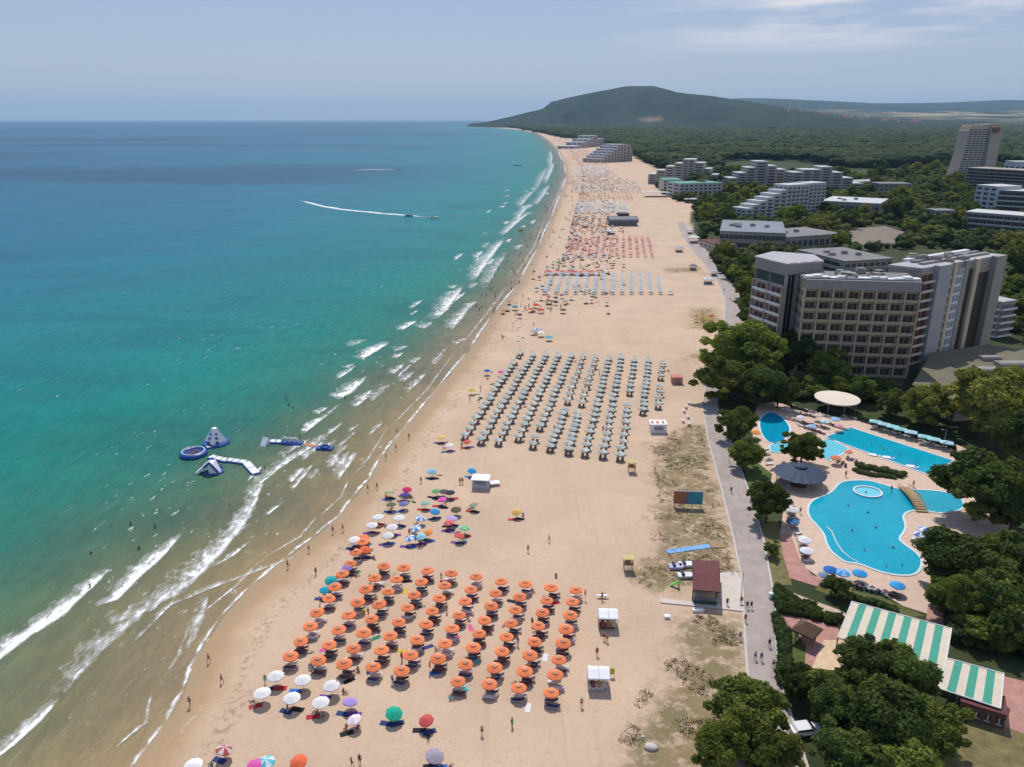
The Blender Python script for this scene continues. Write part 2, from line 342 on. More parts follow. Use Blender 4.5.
for k in range(64):                                        # scattered broken crests in the surf belt
    i = random.uniform(13, 22.5); a = SH_PX[int(i)]; b = SH_PX[int(i)+1]; f = i % 1
    p = G(lerp(a[0], b[0], f), lerp(a[1], b[1], f)); off = random.uniform(6, 30) * (.8 + p.y / 600); q = p + Vector((-off, 0, 0)); l_ = random.uniform(4, 14) * (1 + p.y / 500); tg2 = (G(*b) - G(*a)).normalized()
    x0, y0 = to_px(q.x - l_*.5*tg2.x - .5, q.y - l_*.5*tg2.y, SEA_Z); x1, y1 = to_px(q.x, q.y, SEA_Z); x2, y2 = to_px(q.x + l_*.5*tg2.x, q.y + l_*.5*tg2.y, SEA_Z)
    foam([(x0, y0), (x1, y1), (x2, y2)], random.uniform(.8, 2.4) * (1 + p.y / 250), random.uniform(.5, .85), seg=3)
sw = [G(x, y) for x, y in SH_PX[1:27]]                     # thin swash line along the water's edge
def shpx(k, o): 
    v = sw[k] + Vector((o, 0, 0)); return to_px(v.x, v.y, SEA_Z)
for k in range(1, len(sw) - 2): foam([shpx(k, -.4), shpx(k+1, -.4)], 0.75 * (1 + sw[k].y / 400), .74, back=False, seg=9)
for k in range(2, len(sw) - 4, 2): foam([shpx(k, -4.5), shpx(k+1, -3), shpx(k+2, -5)], 0.6 * (1 + sw[k].y / 500), .55, back=False, seg=9)
me = np_mesh('sea_foam', FV, FF, FOAM, True, {'w': FW}); tag(link('sea_foam', me), None, None, None, 'stuff')
FV, FF, FW = [], [], []
foam([(296,200),(305,202.5),(322,207),(341,210),(381,214),(410,216),(431,218)], 9, .95, back=False)
me = np_mesh('boat_wake', FV, FF, FOAM, True, {'w': FW}); tag(link('boat_wake', me), 'long curved white wake trailing behind the nearer speedboat', 'wake', None, 'stuff')
FV, FF, FW = [], [], []
foam([(351,170.2),(375,169.6),(398,169.4)], 20, .8, back=False)
me = np_mesh('boat_wake', FV, FF, FOAM, True, {'w': FW}); tag(link('boat_wake', me), 'short straight white wake of the farther speedboat', 'wake', None, 'stuff')

# ------------------------------------------------------------------ hills
RIDGES = [([(466,124.5,9700),(490,121.5,9400),(510,117,9000),(530,112,8800),(546,108.5,8700),(553,101.5,8800),(575,97,8800),(600,91.5,8800),(625,86.5,8900),(650,86,9000),
            (668,91,9000),(700,95,8800),(740,101,8600),(790,110,8400),(830,117,8200),(880,122,8000)], 1500),
          ([(690,107,20000),(735,99.5,19000),(780,101,19000),(850,104,19000),(930,103,19000),(1024,100.5,19000),(1150,100,19000),(1350,101,19000)], 2600),
          ([(780,108,14500),(860,110.5,14500),(940,109,14500),(1024,109.5,14500),(1200,108,14500)], 1800),
          ([(800,119,10500),(870,117.5,10500),(950,116,10500),(1024,117.5,10500),(1250,116,10500)], 1500)]
xx = np.linspace(-1800, 21000, 400); yy = np.linspace(5200, 24500, 260); HX, HY = np.meshgrid(xx, yy); HX = HX.ravel(); HY = HY.ravel(); HZ = np.zeros_like(HX); RD = np.zeros_like(HX)
for ri, (rd, sg_) in enumerate(RIDGES):
    W_ = [at_dist(*q) for q in rd]; dd, tt_ = seg_dist(HX, HY * .45, [Vector((w.x, w.y * .45, 0)) for w in W_]); hz_ = np.array([w.z for w in W_])
    base = np.interp(tt_, np.arange(len(W_)), hz_); dd = dd if ri == 0 else dd * 1.0; sgm = np.full_like(dd, sg_)
    if ri == 0: sgm = np.interp(tt_, [0, 3, 5, 7, 9, 15], [230, 260, 280, 600, 1000, 1000])
    h = base * np.exp(-(dd / sgm) ** 2 * .9) * (1 + wob(HX, HY, 700, .10) * np.clip(dd / 600, 0, 1))
    HZ = np.maximum(HZ, h)
dsh, _ = seg_dist(HX, HY, SHORE); inl = in_poly(HX, HY, LANDP); sdh = np.where(inl, dsh, -dsh)
HZ = HZ * np.clip(sdh / 40, 0, 1) + np.where(HZ > 12, wob(HX, HY, 260, 7) + wob(HX, HY, 120, 3), 0)
HZ = np.where(sdh < 5, -3, np.where(HZ < 6, -3, HZ))
na = len(xx); i = np.arange(len(yy)-1)[:, None] * na + np.arange(na-1)[None, :]; HQ = np.stack([i, i+1, i+na+1, i+na], -1).reshape(-1, 4)
HQ = HQ[(HZ[HQ] > 0).any(1)]
t = NT('hill_woodland'); P = t.pos()
n1 = t.noise(.0022, 6, .65, P); n2 = t.noise(.02, 5, .7, P)
c = t.mix(t.rng(n1, .4, .6), (.012, .024, .015), (.028, .042, .022)); c = t.mix(t.rng(n2, .40, .60, 0, .65), c, (.010, .018, .010)); c = t.mix(t.rng(t.noise(.0045, 5, .7, P), .54, .64, 0, .5), c, (.048, .060, .032))
vor = t.n('ShaderNodeTexVoronoi'); vor.inputs['Scale'].default_value = .0011; t.l(P, vor.inputs['Vector'])
fieldc = t.ramp(vor.outputs['Color'], [(0, (.30, .23, .13)), (.45, (.36, .27, .16)), (.6, (.16, .17, .07)), (1, (.24, .20, .10))])
c = t.mix(t.math('MULTIPLY', t.attr('field'), t.rng(t.noise(.0012, 4, .6, P), .45, .55)), c, fieldc)
c = t.mix(t.attr('scar'), c, (.42, .27, .20)); t.l(c, t.p.inputs['Base Color']); t.p.inputs['Roughness'].default_value = .95; t.p.inputs['Specular IOR Level'].default_value = .1
t.bump(n2, 1., 12)
fld = np.clip((HX - 4300) / 1200, 0, 1) * np.clip((13500 - HY) / 1500, 0, 1)
hpx = np.array([to_px(a_, b_, c_) for a_, b_, c_ in zip(HX, HY, np.maximum(HZ, 0))]); sc_ = np.clip(1.5 - np.hypot((hpx[:, 0] - 651) / 11, (hpx[:, 1] - 119.5) / 2.2), 0, 1) * (HY < 9000) * .45
q = [at_dist(508, 123.5, 11700), at_dist(522, 120, 11300)]; ds, _ = seg_dist(HX, HY, q); sc_ = np.maximum(sc_, np.clip(1.2 - ds / 130, 0, 1) * .5)
me = np_mesh('hills', np.stack([HX, HY, HZ], 1), HQ, t.m, True, {'field': fld, 'scar': sc_}); structure(link('hills', me))

# ------------------------------------------------------------------ far forest: one mass of crowns
def ico(sub):
    bm = bmesh.new(); bmesh.ops.create_icosphere(bm, subdivisions=sub, radius=1); V = np.array([v.co[:] for v in bm.verts]); Fc = np.array([[v.index for v in f.verts] for f in bm.faces]); bm.free(); return V, Fc
IV, IF = ico(2)
FPOLY = pts((702,200),(690,188),(660,168),(642,160),(628,152),(612,146),(596,142),(576,139),(558,137),(548,134)) + [Vector((-60, 8600, 0)), Vector((1200, 8600, 0)), Vector((9000, 8800, 0)), Vector((9000, 2300, 0))] + pts((1060,168),(1024,166),(960,160),(900,168),(870,170),(850,168),(800,162),(755,160),(720,162),(716,184))
def forest(n, rmin, rmax, poly, fac, rad):
    lr = np.exp(rng.uniform(math.log(rmin), math.log(rmax), n)); a = rng.uniform(R(-4), R(44), n); x = lr*np.sin(a); y = lr*np.cos(a); k = in_poly(x, y, poly); return x[k], y[k]
x, y = forest(26000, 650, 9500, FPOLY, 0, 0)
rr = np.hypot(x, y); V_, F_ = [], []
rad = (2.2 + rr * .0042) * rng.uniform(.6, 1.5, len(x)); hgt = rng.uniform(8, 15, len(x)) + rr * .0012
for k in range(len(x)):
    s = 1 + rng.uniform(-.22, .22, (len(IV), 1)); v = IV * s * [rad[k], rad[k], rad[k] * .62] + [x[k], y[k], hgt[k] - rad[k] * .3]
    V_.append(v); F_.append(IF + k * len(IV))
t = NT('forest_canopy'); P = t.pos()
c = t.mix(t.rng(t.noise(.006, 5, .65, P), .4, .6), (.018, .034, .012), (.064, .080, .022)); c = t.mix(t.rng(t.noise(.09, 5, .7, P), .35, .65), t.mix(.5, c, (.008, .016, .006)), c)
t.l(c, t.p.inputs['Base Color']); t.p.inputs['Roughness'].default_value = .9; t.p.inputs['Specular IOR Level'].default_value = .1
me = np_mesh('forest', np.concatenate(V_), np.concatenate(F_), t.m, False); tag(link('forest', me), None, None, None, 'stuff')

# ================================================================== promenade, paths, lawns, decks
PAVE = mat('promenade_concrete', (.35, .295, .26), .85, .20, .35)
DECK = mat('deck_tiles', (.56, .41, .31), .8, .12, .8)
PINK = mat('pink_paving', (.42, .22, .18), .85, .22, .7)
PATH = mat('tan_path', (.50, .38, .28), .85, .15, .7)
LAWN = mat('lawn_grass', (.075, .105, .022), .9, .35, .5)
SOIL = mat('bed_soil', (.20, .15, .09), .95, .3, 1.)
WHITE = mat('white_paint', (.72, .71, .69), .6, .06, 2.)
STONE = mat('pale_stone', (.50, .46, .41), .85, .15, 1.)
WOOD = mat('weathered_wood', (.36, .25, .13), .8, .25, 3.)
DARK = mat('dark_recess', (.055, .045, .038), .7, .2, 1.)
METAL = mat('grey_metal', (.35, .36, .37), .5, .1, 2., metal=.6)
GLASS = mat('window_glass', (.025, .03, .038), .22, .2, .6, spec=.55)
def sheet(name, poly, z, m): return structure(MB().sheet(poly, z).build(name, m))
def strip(name, px, w, z, m, h=0):
    P_ = [G(x, y) for x, y in px]; l, r = [], []
    for i, p in enumerate(P_):
        tg = (P_[min(i+1, len(P_)-1)] - P_[max(i-1, 0)]).normalized(); n = Vector((-tg.y, tg.x, 0)) * w / 2; l.append(p + n); r.append(p - n)
    b = MB()
    if h: b.prism(l + r[::-1], z - .02, z + h)
    else: b.sheet(l + r[::-1], z)
    return structure(b.build(name, m))
PR_L = [(676,222),(682,236),(692,250),(703,263),(717,281),(725,300),(724,330),(708,375),(702,405),(708,440),(721,487),(734,541),(742,581),(744,620),(747,668),(752,700),(770,790)]
PR_R = [(684,222),(691,234),(708,253),(716,268),(731,283),(741,300),(744,330),(726,375),(716,405),(731,442),(752,500),(764,541),(770,575),(775.7,610),(776,643),(783,690),(815,790)]
sheet('promenade', [G(*p) for p in PR_L] + [G(*p) for p in PR_R[::-1]], .012, PAVE)
def kerb(name, px, w=.35, h=.13): return strip(name, px, w, .0, STONE, h)
kerb('promenade_kerb', PR_L); kerb('promenade_kerb', PR_R)
strip('beach_walkway', [(612,226),(640,226),(655,230),(684,233)], 5, .016, PATH)
sheet('road', pts((842,240),(850,229),(884,226),(905,232),(900,243),(870,247)), .02, mat('worn_asphalt', (.20, .165, .13), .9, .2, .2))
# pool terrace
deck = pts((757,404),(776,402),(800,407),(836,417),(858,417),(905,430),(960,446),(1010,470),(1010,530),(975,560),(950,600),(928,614),(903,606),(880,592),(852,585),(820,578),(803,566),(789,552),(780,535),(784,505),(770,486),(772,474),(757,462),(752,430))
sheet('pool_terrace', deck, .024, DECK)
sheet('pink_paving', pts((780,533),(790,533),(800,560),(812,575),(840,584),(852,587),(850,592),(825,589),(790,578),(782,552)), .03, PINK)
sheet('pink_paving', pts((928,604),(942,606),(945,636),(925,630)), .03, PINK)
sheet('pink_paving', pts((780,613),(800,617),(838,627),(842,640),(830,650),(815,668),(805,664),(806,645),(795,630),(777,624)), .016, PINK)
sheet('pink_paving', pts((986,627),(1060,645),(1060,660),(1000,645)), .016, PINK)
sheet('pink_paving', pts((1003,676),(1060,690),(1060,745),(990,722)), .016, PINK)
sheet('garden_path', pts((773,590),(785,590),(812,600),(845,612),(846,617),(812,607),(780,598)), .016, PATH)
sheet('garden_path', pts((812,668),(824,640),(846,640),(850,672)), .02, mat('sandy_terrace', (.60, .45, .28), .9, .15, 1.))
sheet('garden_path', pts((880,398),(890,396),(897,404),(884,406)), .02, PATH)
sheet('flower_bed', pts((776,588),(792,596),(845,618),(840,624),(800,616),(776,610)), .012, SOIL)
sheet('lawn', pts((778,622),(790,622),(794,634),(806,642),(806,650),(816,672),(808,690),(780,690)), .012, LAWN)
sheet('lawn', pts((742,460),(762,458),(770,475),(765,500),(752,500)), .012, LAWN)
sheet('lawn', pts((760,520),(778,520),(784,548),(792,585),(775,585)), .012, mat('dry_lawn', (.16, .14, .05), .9, .35, .8))
sheet('lawn', pts((985,618),(1060,632),(1060,655),(990,635)), .02, LAWN)
sheet('lawn', pts((940,730),(985,718),(1060,745),(1060,800),(940,800)), .012, mat('dry_meadow', (.17, .14, .06), .9, .4, .6))
sheet('lawn', pts((822,580),(850,590),(880,597),(925,616),(905,618),(850,603),(815,590)), .036, mat('verge_grass', (.11, .11, .035), .9, .35, .8))

# ---- pools
def water_mat(name, c, c2):
    t = NT(name); P = t.pos(); n = t.noise(.12, 3, .6, P); cz = t.mix(t.rng(n, .35, .65), c, c2); vo = t.n('ShaderNodeTexVoronoi', feature='DISTANCE_TO_EDGE'); vo.inputs['Scale'].default_value = 1.5; mv = t.mix(.35, P, t.noise(.8, 3, .6, P)); t.l(mv, vo.inputs['Vector']); t.l(t.mix(t.rng(vo.outputs['Distance'], .16, .0, 0, .13), cz, tuple(min(1, q * 1.35 + .06) for q in c2)), t.p.inputs['Base Color'])  # pale cell edges paint ripple caustics into the water colour
    t.p.inputs['Roughness'].default_value = .12; t.p.inputs['IOR'].default_value = 1.33; t.bump(t.noise(1.6, 3, .6, P), .25, .1); return t.m
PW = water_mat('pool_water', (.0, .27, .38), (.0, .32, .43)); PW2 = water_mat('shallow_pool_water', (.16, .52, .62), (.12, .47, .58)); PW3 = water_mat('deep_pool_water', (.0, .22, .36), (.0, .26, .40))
RIM = mat('pool_rim_tiles', (.55, .62, .62), .6, .1, 2.)
def smooth_closed(p, it=2):
    for _ in range(it):
        q = []
        for i in range(len(p)): a, b = p[i], p[(i+1) % len(p)]; q += [a.lerp(b, .25), a.lerp(b, .75)]
        p = q
    return p
def rim_mesh(poly, w, z0, z1):
    n = len(poly); b = MB(); out = []
    ar = sum(poly[i].x * poly[(i+1) % n].y - poly[(i+1) % n].x * poly[i].y for i in range(n)); sg_ = 1 if ar > 0 else -1
    for i in range(n):
        tg = (poly[(i+1) % n] - poly[i-1]).normalized(); out.append(poly[i] + Vector((tg.y, -tg.x, 0)) * w * sg_)
    for i in range(n):
        j = (i+1) % n; a, c, d_, e = poly[i], poly[j], out[j], out[i]
        vs = [(q.x, q.y, z) for z in (z0, z1) for q in (a, c, d_, e)]
        b.add(vs, [(4,5,6,7), (0,1,5,4), (2,3,7,6)])
    return b
def pool(label, poly, m, zw=.07, w=.45, extra=None, rim=None):
    c = sum(poly, Vector()) / len(poly); t_ = thing('swimming_pool', label, 'pool', (c.x, c.y, 0)); lp = [p - c for p in poly]
    MB().sheet(lp, zw).build('water', m, t_); rim_mesh(lp, w, .0, .16).build('rim', rim or RIM, t_); return t_, c
def p3(*a): return [G(780 + x / 6.394, 480 + y / 6.394) for x, y in a]
LAG = p3((340,80),(380,25),(430,8),(560,5),(650,30),(740,58),(800,66),(870,66),(1000,72),(1150,100),(1180,190),(1023,214),(960,200),(900,196),(860,192),(800,205),(776,240),(798,285),(788,330),(752,372),(770,402),(870,470),(905,520),(880,590),(820,612),(700,602),(600,572),(500,530),(430,530),(370,490),(325,450),(300,400),(290,350),(240,290),(190,240),(182,180),(210,135),(280,105))
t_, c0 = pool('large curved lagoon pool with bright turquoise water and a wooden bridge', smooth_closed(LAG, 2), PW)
cj = G(867.6, 492.5) - c0
MB().lathe([(2.9, .05), (2.9, .35), (2.5, .35), (2.5, .05)], 28, (cj.x, cj.y, 0), cap=False, sx=1.1).build('whirlpool_ring', RIM, t_)
MB().lathe([(2.5, .02), (2.5, .13)], 28, (cj.x, cj.y, 0), sx=1.1).build('whirlpool_water', PW2, t_)
st = p3((300,300),(330,330),(360,400),(400,460),(450,500),(500,528)); b = MB()
for a_, b_ in zip(st, st[1:]): b.tube(a_ - c0 + Vector((0,0,.08)), b_ - c0 + Vector((0,0,.08)), .13)
b.build('underwater_step', RIM, t_)
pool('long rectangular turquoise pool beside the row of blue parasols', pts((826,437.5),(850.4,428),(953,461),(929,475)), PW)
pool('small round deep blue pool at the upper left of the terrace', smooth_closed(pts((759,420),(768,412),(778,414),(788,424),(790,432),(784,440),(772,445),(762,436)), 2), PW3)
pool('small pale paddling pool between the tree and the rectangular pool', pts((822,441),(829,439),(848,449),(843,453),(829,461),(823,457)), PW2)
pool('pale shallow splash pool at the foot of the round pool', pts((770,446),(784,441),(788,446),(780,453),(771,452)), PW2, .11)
# bridge over the lagoon
a_, b_ = G(904, 489.5), G(921, 511); tb = thing('footbridge', 'small arched brown wooden footbridge over the lagoon pool', 'bridge', ((a_ + b_) / 2)[:], math.atan2(b_.y - a_.y, b_.x - a_.x)); Lb = (b_ - a_).length + 1.5; m_ = MB(); rl = []
for s_ in (-1, 1):
    q = MB()
    for k in range(10):
        u0, u1 = k / 10, (k + 1) / 10; f_ = lambda u: ((u - .5) * Lb, s_ * 1.1, .2 + .9 * math.sin(math.pi * u))
        q.tube(Vector(f_(u0)) + Vector((0,0,.9)), Vector(f_(u1)) + Vector((0,0,.9)), .06); q.tube(f_(u0), Vector(f_(u0)) + Vector((0,0,.9)), .045)
    rl.append(q)
for k in range(14):
    u = (k + .5) / 14; z = .2 + .9 * math.sin(math.pi * u); x = (u - .5) * Lb; m_.box(x - Lb / 30, -1.2, z - .1, x + Lb / 30, 1.2, z)
m_.build('walking_deck', WOOD, tb)
for q in rl: q.build('railing', WOOD, tb)

# ================================================================== buildings
CONC = mat('beige_concrete', (.40, .32, .215), .85, .14, .4); GREY = mat('grey_render', (.27, .255, .235), .8, .1, .4); PALE = mat('pale_render', (.34, .30, .25), .8, .1, .3)
ROOFW = mat('pale_roof', (.38, .37, .38), .8, .12, .25); ROOFG = mat('grey_roof', (.21, .20, .20), .9, .2, .2); REDB = mat('red_brown_panel', (.13, .045, .035), .8, .2, 1.)
GREENR = mat('green_roof_sheet', (.055, .09, .045), .8, .25, .3); TEALR = mat('teal_roof', (.10, .28, .22), .7, .15, .4); MARO = mat('maroon_roof', (.13, .045, .045), .85, .18, 1.5)
OCHRE = mat('ochre_render', (.58, .47, .33), .85, .12, .2); CREAM = mat('cream_render', (.55, .50, .42), .8, .1, .3); WHB = mat('white_render', (.50, .50, .50), .8, .08, .3)
def facade(par, o, p0, p1, z0, z1, fl, bays, win=GLASS, slab=None, pil=None, ws=.62, wh=.55, dp=.9, ps=.45, rail=True, wname='window', winmesh=None):
    """openings, balcony slabs and pilasters on one wall; p0->p1 in world, o the thing's origin"""
    p0 = Vector((p0[0], p0[1], 0)); p1 = Vector((p1[0], p1[1], 0)); d_ = p1 - p0; Lw = d_.length; ang = math.atan2(d_.y, d_.x); fh = (z1 - z0) / fl; bw = Lw / bays
    loc = lambda x, z, y=0: Matrix.Rotation(ang, 4, 'Z') @ Vector((x, y, 0)) + p0 - Vector((o[0], o[1], 0)) + Vector((0, 0, z))
    wm = MB().box(-bw*ws/2, -.06, 0, bw*ws/2, .02, fh*wh, 0).box(-.05, -.09, 0, .05, -.061, fh*wh, 1).box(-bw*ws/2, -.10, -.08, bw*ws/2, -.0605, 0, 1).mesh(wname, [win, slab or WHITE])
    for i in range(fl):
        for j in range(bays): link(wname, wm, par, loc((j + .5) * bw, z0 + i * fh + fh * (1 - wh) * .35), ang)
    if slab:
        b = MB().box(0, -dp, 0, Lw, -.002, .16)
        if rail: b.box(0, -dp, .161, Lw, -dp + .08, fh * .28)
        sm = b.mesh('balcony', slab)
        for i in range(fl): link('balcony', sm, par, loc(0, z0 + i * fh - .05), ang)
    if pil:
        pm = MB().box(-ps/2, -dp - .12, 0, ps/2, -.003, z1 - z0).mesh('pilaster', pil)
        for j in range(bays + 1): link('pilaster', pm, par, loc(j * bw, z0), ang)
def block(par, o, poly, z0, z1, wall, roof=None, ov=.0, parapet=.6, wname='wall'):
    lp = [Vector((p[0] - o[0], p[1] - o[1], 0)) for p in poly]; MB().prism(lp, z0, z1).build(wname, wall, par)
    c = sum(lp, Vector()) / len(lp); rp_ = [c + (p - c).normalized() * ((p - c).length + .35 + ov) for p in lp]
    rf = MB().prism(rp_, z1 + .003, z1 + parapet).build('roof', roof or ROOFW, par)
    return rf, c
def roof_clutter(rf, c, z, n, w, m=GREY, seed=1):
    r_ = random.Random(seed)
    for k in range(n):
        x = c.x + r_.uniform(-w, w); y = c.y + r_.uniform(-w * .5, w * .5); s_ = r_.uniform(.8, 2.)
        MB().box(x - s_, y - s_ * .7, z + .002, x + s_, y + s_ * .7, z + r_.uniform(.8, 1.8)).box(x - s_*.8, y - s_*.5, z + 1.81, x + s_*.8, y + s_*.5, z + 1.9).build('roof_unit', m, rf)
# ---- main hotel
H1 = 33.5
b0 = G(905, 380); a1, b1 = G(806, 278, H1), G(921.5, 281, H1); a1.z = b1.z = 0
hot = thing('resort_hotel', 'large beige nine storey beachfront hotel with three wings and gridded balconies', 'hotel', (b1.x, b1.y, 0)); o = hot.location
dirw = (b1 - a1).normalized(); nb = Vector((-dirw.y, dirw.x, 0))
rf, c = block(hot, o, [a1, b1, b1 + nb * 14, a1 + nb * 14], 0, H1 - 1.2, CONC, ROOFG, 0, 1.0)
fas = MB(); pa = a1 - nb * 1.15 - o; pb = b1 - nb * 1.15 - o
fas.prism([Vector((pa.x, pa.y, 0)), Vector((pb.x, pb.y, 0)), Vector((pb.x, pb.y, 0)) + nb * 1.14, Vector((pa.x, pa.y, 0)) + nb * 1.14], H1 - 3.2, H1 - .2); fas.build('fascia', GREY, hot)
for k in range(14):
    u = (k + .5) / 14; p = a1.lerp(b1, u) + nb * 1.5 - o; hh_ = .35 + .35 * math.sin(k * 1.7); L_ = (b1 - a1).length / 28
    MB().box(-L_, -1.1, 0, L_, 1.1, .25 + hh_).build('roof_canopy', WHITE, rf).location = (p.x, p.y, H1 + .0); 
facade(hot, o, a1, b1, 2.6, H1 - 3.2, 8, 8, DARK, CONC, mat('tan_pilaster', (.42, .34, .21), .85, .12, .6), .62, .62, 1.1, .5)
facade(hot, o, a1 + nb * 13.9, a1, 2.6, H1 - 3.2, 8, 3, DARK, None, None)
roof_clutter(rf, c, H1 - .2, 7, 10, GREY, 3)
# pavilion
H2 = 36.2; pv_ = [G(757,257.5,H2), G(787,265,H2), G(821,262,H2), G(812,256,H2), G(774,253,H2)]
for p in pv_: p.z = 0
rf, c = block(hot, o, pv_, 0, H2, PALE, ROOFW, .5, .5); MB().prism([Vector((p.x-o.x, p.y-o.y, 0)) * 1 + (Vector((p.x-o.x, p.y-o.y, 0)) - c) * .05 for p in pv_], H2 - 3.2, H2 - .01).build('fascia', GREY, hot)
facade(hot, o, pv_[0], pv_[1], 3, H2 - 7.0, 8, 2, REDB, WHITE, CONC, .55, .6, .8, .35, wname='window')
facade(hot, o, pv_[0], pv_[1], H2 - 6.9, H2 - 3.3, 1, 1, GLASS, None, None, .95, .9, wname='panorama_window')
facade(hot, o, pv_[1], pv_[2], 3, H2 - 3.3, 1, 3, mat('dark_blue_glass', (.012, .02, .035), .15, .2, .5, spec=.6), None, PALE, .6, 1.2, .8, .7, wname='glass_strip')
# right wing
H3 = 35.2; rw = [G(923,268,H3), G(1004,254.5,H3), G(966,251,H3), G(889,264.5,H3)]
for p in rw: p.z = 0
rf, c = block(hot, o, rw, 0, H3 - .8, PALE, ROOFW, 0, .8); w0, w1 = rw[0], rw[1]
roof_clutter(rf, c, H3 + .05, 8, 12, GREY, 9); dr = (w1 - w0).normalized(); nr_ = Vector((dr.y, -dr.x, 0)); LW = (w1 - w0).length
for k in range(3):
    q0 = w0.lerp(w1, .1 + .02*k) - nr_ * (3 + k * 3.4) - o; q1 = w0.lerp(w1, .92) - nr_ * (3 + k * 3.4) - o
    MB().prism([Vector((q0.x,q0.y,0)), Vector((q1.x,q1.y,0)), Vector((q1.x,q1.y,0)) - nr_*1.6, Vector((q0.x,q0.y,0)) - nr_*1.6], H3 + .002, H3 + .7).build('roof_ridge', (GREY, ROOFG, WHITE)[k], rf)
def strip_wall(u0, u1, proud, m, z0=0, z1=H3 + .3, name='wall_panel'):
    p0, p1 = w0.lerp(w1, u0) - o, w0.lerp(w1, u1) - o; q = [p0 + nr_ * .003, p1 + nr_ * .003, p1 + nr_ * proud, p0 + nr_ * proud]
    MB().prism([Vector((v.x, v.y, 0)) for v in q], z0, z1).build(name, m, hot)
def fw(u0, u1, fl, bays, win, slab, pil, **k): facade(hot, o, w0.lerp(w1, u0), w0.lerp(w1, u1), 3, H3 - 2, fl, bays, win, slab, pil, **k)
fw(.0, .13, 10, 1, REDB, CREAM, None, ws=.95, wh=.75, dp=1.2)
strip_wall(.13, .28, 2.0, mat('blue_white_panel', (.38, .365, .36), .8, .08, .3))
strip_wall(.28, .31, .9, OCHRE); fw(.31, .35, 10, 1, REDB, CREAM, None, ws=.95, wh=.8, dp=.6); strip_wall(.35, .385, .9, OCHRE)
fw(.39, .47, 10, 2, GLASS, WHITE, WHITE, ws=.7, wh=.6, dp=.7, ps=.4)
strip_wall(.48, .53, 1.0, PALE); strip_wall(.53, .61, .25, mat('bronze_glass', (.05, .04, .03), .3, .2, .6), 2, H3 - 3, 'glass_strip'); strip_wall(.61, .66, 1.2, OCHRE)
strip_wall(.66, .83, .25, MATS['bronze_glass'], 2, H3 - 5, 'glass_strip'); strip_wall(.83, .96, 2.2, PALE); strip_wall(.96, .985, 1.6, mat('red_stripe', (.35, .06, .05), .7, .1, .5), 12, H3)
facade(hot, o, rw[3], rw[0], 3, H3 - 3, 9, 3, DARK, CONC, None)
# low buildings around it
def simple(name, label, px, H, depth, wall, roof, fl, bays, cat='building', group=None, left=2, win=GLASS, slab=None, pil=None, clutter=0, z0=0.6, **kw):
    """px: the front roof edge, left end and right end"""
    p0, p1 = G(px[0][0], px[0][1], H), G(px[1][0], px[1][1], H); p0.z = p1.z = 0; d_ = (p1 - p0).normalized(); n_ = Vector((-d_.y, d_.x, 0)) * depth
    t_ = thing(name, label, cat, p0[:], 0, group); rf, c = block(t_, p0, [p0, p1, p1 + n_, p0 + n_], 0, H, wall, roof, 0, .5)
    if bays: facade(t_, p0, p0, p1, z0, H - .2, fl, bays, win, slab, pil, **kw)
    if left: facade(t_, p0, p0 + n_, p0, z0, H - .2, fl, left, win, slab, None, **kw)
    if clutter: roof_clutter(rf, c, H + .5, clutter, min(depth, (p1-p0).length) * .35)
    return t_
gb = pts((915,384),(957,400),(1045,392),(1060,356),(988,345),(934,354), z=6.5); [setattr(p, 'z', 0) for p in gb]
t_ = thing('restaurant_building', 'low restaurant with a wide green edged flat roof beside the hotel', 'building', gb[0][:]); rf, c = block(t_, gb[0], gb, 0, 6, PALE, mat('moss_roof', (.15, .135, .09), .9, .2, .15), .8, .5)
for p_, s_ in (((985,372), 3), ((990,360), 2.2), ((1012,366), 3.4), ((1000,380), 2)):
    q = G(*p_, 6.5) - gb[0]; MB().box(q.x-s_*1.4, q.y-s_*.6, 6.502, q.x+s_*1.4, q.y+s_*.6, 7.7).box(q.x-s_*1.2, q.y-s_*.4, 7.71, q.x+s_*1.2, q.y+s_*.4, 7.9).build('roof_unit', GREY, rf)
q0, q1 = gb[0], gb[1]; dd = (q1-q0).normalized(); nn = Vector((dd.y, -dd.x, 0)); MB().add([(0,0,6.3), tuple((q1-q0)+Vector((0,0,6.3))), tuple((q1-q0)+nn*3.2+Vector((0,0,4.2))), tuple(nn*3.2+Vector((0,0,4.2))), (0,0,6.1), tuple((q1-q0)+Vector((0,0,6.1))), tuple((q1-q0)+nn*3.2+Vector((0,0,4.0))), tuple(nn*3.2+Vector((0,0,4.0)))], [(0,1,2,3),(7,6,5,4),(0,3,7,4),(1,5,6,2),(2,6,7,3)]).build('sloped_eave', GREENR, t_)
facade(t_, gb[0], q0, q1, .5, 3.9, 1, 6, GLASS)
simple('annex_building', 'grey flat roofed annex directly behind the main hotel front wing', ((845,262),(893,259)), 8, 40, PALE, ROOFG, 2, 8, clutter=4)
simple('apartment_block', 'small white balconied block just right of the hotel end wall', ((1002,303),(1016,301)), 14, 12, PALE, ROOFW, 5, 5, slab=WHITE, dp=1.2)
t_ = simple('conference_centre', 'long low white building with dark window bands behind the main hotel', ((720,231.5),(786,234)), 11, 60, PALE, mat('blue_grey_roof', (.20, .22, .25), .8, .15, .1), 2, 14, left=6, clutter=6, ws=.8)
simple('conference_wing', 'low grey wing extending right from the long white building', ((786,238),(842,234)), 8, 34, GREY, ROOFG, 1, 10, clutter=3)
simple('beach_shop', 'low maroon roofed shop on the promenade in front of the long building', ((700,240),(716,246)), 4, 14, CREAM, MARO, 1, 4, left=3)
simple('pavilion_hall', 'low hall with a wide bright white roof right of the stepped hotel', ((822,201),(880,204)), 10, 50, GREY, WHB, 1, 12, left=4, clutter=3)
